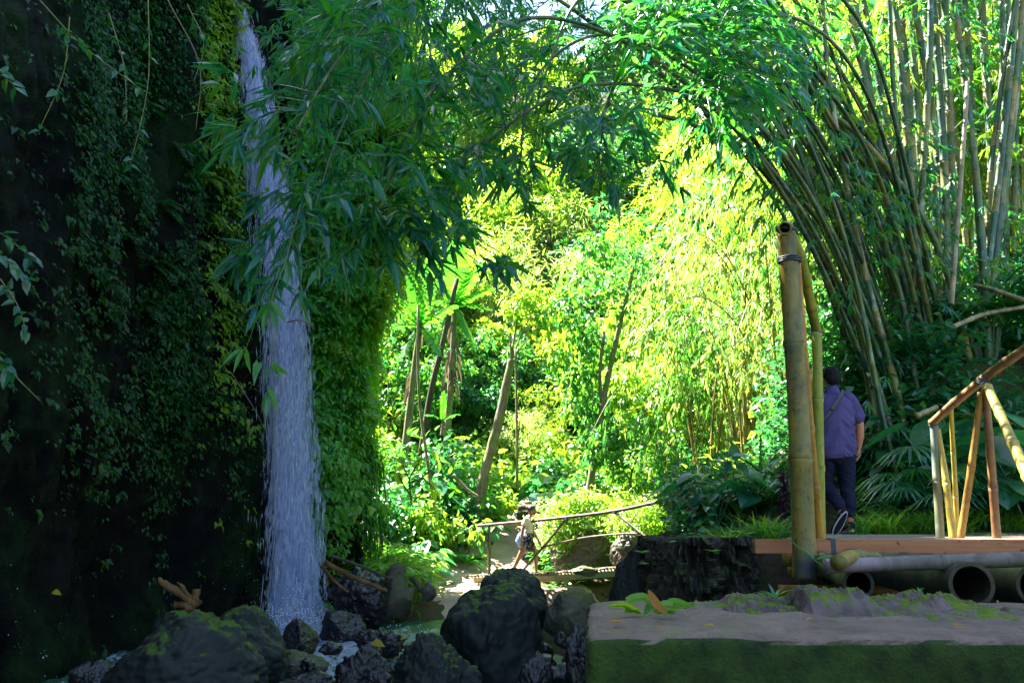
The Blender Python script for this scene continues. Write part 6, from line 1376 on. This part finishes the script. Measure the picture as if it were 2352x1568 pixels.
for q, (an, toe, lab) in enumerate([((.068, -.045, .055), (.074, .185, .030), None), ((-.040, -.165, .205), (-.115, -.055, .020), None)]):
    an, toe = np.array(an), np.array(toe); d = unit(toe-an); s_ = MB(); mid = (an+toe)/2
    upv = np.array([0, .0, 1.]) if q == 0 else unit(np.array([.25, .75, .45])); upv = unit(upv-(upv @ d)*d)
    limb(s_, [an+upv*.025, mid+upv*.010, toe+upv*.0], [.044, .047, .038], 10, 16, ell=([.95, .95, 1.1], [1.1, 1., .75]), ref=upv)
    sh = remesh('shoe', s_, .007, BLK, man, 2); so_ = MB()
    sdv = np.cross(d, upv); n_ = 20; t_ = np.linspace(-1, 1, n_); L_ = np.linalg.norm(toe-an)*.5+.032; ring = []
    aa = np.linspace(0, 2*math.pi, 28, endpoint=False); prof = np.stack([np.cos(aa)*L_, np.sin(aa)*.037*(1+.15*np.cos(aa))], 1)
    lo = mid-upv*.036; P0 = lo+prof[:, :1]*d+prof[:, 1:]*sdv; P1 = P0+upv*.022; k = np.arange(28); so_.add(np.vstack([P0, P1]), [np.stack([k, (k+1) % 28, 28+(k+1) % 28, 28+k], 1), k[::-1][None], (28+k)[None]])
    o = so_.build('sole', SOLE if q == 0 else SOLE, None, smooth=False); o.parent = sh
    if q == 1:
        so_ = MB(); P0 = lo+prof[:, :1]*d*.93+prof[:, 1:]*sdv*.82-upv*.004; P1 = P0+upv*.006; so_.add(np.vstack([P0, P1]), [np.stack([k, (k+1) % 28, 28+(k+1) % 28, 28+k], 1), k[::-1][None], (28+k)[None]]); o = so_.build('tread', BLK, None, smooth=False); o.parent = sh

# ---- the woman stepping onto the far bridge, in profile
WY = 20.0; base = P(1205, 1320, WY)
wom = thing('person', 'woman in cream crop top and patterned shorts striding by the far bridge', 'person', base)
k_ = .0102*1.0
def W(u, v, y=0.0): return np.array([(u-1205)*k_, y, (1320-v)*k_])
b = MB()
limb(b, [W(1213, 1250), W(1214, 1238), W(1215, 1225), W(1213, 1210), W(1212, 1199), W(1214, 1193)], [.115, .11, .088, .105, .10, .05], 18, 20, ell=([1.2, 1.25, 1.15, 1.2, 1.35, 1.], [.95, .9, .85, .88, .75, .9]), ref=(1, 0, 0))
limb(b, [W(1215, 1196), W(1220, 1186)], [.045, .042]); head(b, W(1224, 1179.5), (1, .05, -.25), .92, (.12, 0, 1))
limb(b, [W(1214, 1249, .07), W(1222, 1257, .075), W(1228, 1268, .07), W(1230, 1286, .06), W(1231, 1310, .05)], [.088, .078, .052, .050, .030])
limb(b, [W(1213, 1249, -.07), W(1203, 1263, -.08), W(1194, 1278, -.08), W(1187, 1293, -.08), W(1178, 1310, -.08)], [.088, .078, .052, .050, .030])
limb(b, [W(1230, 1313, .05), W(1236, 1317, .05), W(1242, 1318.5, .05)], [.032, .027, .018]); limb(b, [W(1177, 1312, -.08), W(1181, 1316, -.08), W(1186, 1319, -.08)], [.030, .027, .018])
limb(b, [W(1208, 1200, -.14), W(1203, 1214, -.17), W(1200, 1228, -.17), W(1199, 1240, -.16), W(1199, 1251, -.15)], [.045, .038, .032, .028, .021])
limb(b, [W(1215, 1200, .14), W(1221, 1214, .17), W(1226, 1228, .17), W(1232, 1238, .17), W(1237, 1246, .16)], [.045, .038, .032, .028, .021])
hand(b, W(1199, 1251, -.15), (.05, 0, -1), (0, 1, 0), s=.9); hand(b, W(1237, 1246, .16), (.45, 0, -1), (0, -1, 0), s=.9)
remesh('body', b, .008, SK, wom, 2); eyes(W(1224, 1179.5), (1, .05, -.25), wom, .92, EW, EI)
h = MB(); hc = W(1222.5, 1176.5); ball(h, hc+[-.012, 0, .016], (.094, .080, .082)); ball(h, hc+[-.06, 0, -.03], (.05, .06, .06)); ball(h, W(1211.5, 1173), (.040, .036, .036)); remesh('hair', h, .007, BROWN, wom, 2, disp=lambda V: fbm(V, 40, 3, 5)*.004)
s_ = MB(); limb(s_, [W(1214, 1227), W(1213, 1212), W(1212, 1200), W(1214, 1195)], [.108, .118, .112, .07], 16, 20, ell=([1.2, 1.2, 1.35, 1.1], [.92, .9, .8, .9]), ref=(1, 0, 0))
limb(s_, [W(1208, 1199, -.12), W(1204, 1210, -.16)], [.058, .056]); limb(s_, [W(1215, 1199, .12), W(1219, 1209, .16)], [.058, .056])
remesh('crop_top', s_, .009, WHITE, wom, 2, disp=lambda V: (1-np.abs(vnoise(V*[6, 6, 3], 2.4, 8))*2)*.006)
s_ = MB(); limb(s_, [W(1214, 1229), W(1213, 1238), W(1213, 1250)], [.105, .125, .125], 10, 20, ell=([1.2, 1.25, 1.2], [.92, .92, .95]), ref=(1, 0, 0)); limb(s_, [W(1214, 1246, .06), W(1220, 1256, .072)], [.105, .098]); limb(s_, [W(1213, 1246, -.06), W(1205, 1258, -.078)], [.105, .098])
remesh('shorts', s_, .009, SHORTS, wom, 2)
s_ = MB(); limb(s_, [W(1196, 1232, -.06), W(1193, 1245, -.07), W(1195, 1254, -.07)], [.06, .10, .085], 10, 14, ell=([.8]*3, [1.]*3)); remesh('bag', s_, .01, BAGB, wom, 2, disp=lambda V: fbm(V, 14, 3, 2)*.01)
s_ = MB(); s_.add(*tube(spline([W(1196, 1230, -.1), W(1203, 1208, -.12), W(1213, 1196, -.1), W(1208, 1205, .08), W(1197, 1228, .0)], 20), .011, 6)); o = s_.build('bag_strap', BAGB, None); o.parent = wom
s_ = MB(); s_.add(*tube(np.array([W(1235.5, 1243.5, .16), W(1236.5, 1245, .16)]), .028, 12)); o = s_.build('wristband', BLK, None); o.parent = wom
for q in ((1235, 1318.6, .05), (1181, 1319, -.08)):
    s_ = MB(); box_mb(s_, W(*q)+[.01, 0, -.018], (.21, .075, .016)); o = s_.build('sandal', BLK, None); o.parent = wom

# ---- three people far beyond the bushes
def far_person(u, v, y, face, shirt, label, hair=HAIR):
    top = P(u, v, y); bz = top[2]-1.66; r = thing('person', label, 'person', (top[0], y, bz)); b = MB()
    limb(b, [(0, 0, .85), (0, 0, 1.1), (0, 0, 1.3), (0, 0, 1.42)], [.14, .13, .15, .07], 14, 16, ell=([1.2, 1.1, 1.25, .9], [.8]*4), ref=(0, 1, 0)); limb(b, [(0, 0, 1.4), (0, 0, 1.5)], [.06, .055]); head(b, (0, 0, 1.57), face, .95)
    for q in (1, -1):
        limb(b, [(q*.09, 0, .88), (q*.1, 0, .48), (q*.1, 0, .06)], [.09, .058, .038]); limb(b, [(q*.1, -.03, .04), (q*.1, -.15, .03)], [.035, .026]); limb(b, [(q*.17, 0, 1.38), (q*.24, 0, 1.12), (q*.22, -.08, .88)], [.055, .043, .027]); hand(b, (q*.22, -.08, .88), (0, -.1, -1), (-q, 0, 0), s=1)
    remesh('body', b, .014, SK, r, 1); h = MB(); f = unit(np.array(face, float)); ball(h, np.array([0, 0, 1.61])-f*.02, (.085, .092, .085)); remesh('hair', h, .014, hair, r, 1)
    s_ = MB(); limb(s_, [(0, 0, .82), (0, 0, 1.1), (0, 0, 1.3), (0, 0, 1.43)], [.16, .155, .165, .085], 14, 16, ell=([1.15, 1.1, 1.2, .95], [.85]*4), ref=(0, 1, 0)); [limb(s_, [(q*.15, 0, 1.38), (q*.225, 0, 1.2)], [.07, .066]) for q in (1, -1)]; remesh('shirt', s_, .014, shirt, r, 1)
    s_ = MB(); [limb(s_, [(q*.085, 0, .88), (q*.1, 0, .5), (q*.1, 0, .12)], [.11, .08, .06]) for q in (1, -1)]; remesh('trousers', s_, .014, NAVY, r, 1)
far_person(1311, 1077, 33.5, (-.4, -1, 0), cloth('teal_shirt', (.05, .3, .3)), 'distant person in a teal shirt facing the camera, leftmost of the three beyond the bushes')
far_person(1329, 1078, 35.0, (.6, -1, 0), cloth('lilac_shirt', (.4, .3, .5)), 'distant person in lilac between the two others beyond the bushes')
far_person(1348, 1069, 33.0, (.3, 1, 0), cloth('pale_blue_shirt', (.35, .45, .7)), 'distant person in a pale blue shirt seen from behind, rightmost of the three')
# tidy: helper property not needed in the finished scene
for o in bpy.data.objects:
    if '_o' in o: del o['_o']
for o in bpy.data.objects:
    if '_o' in o: del o['_o']
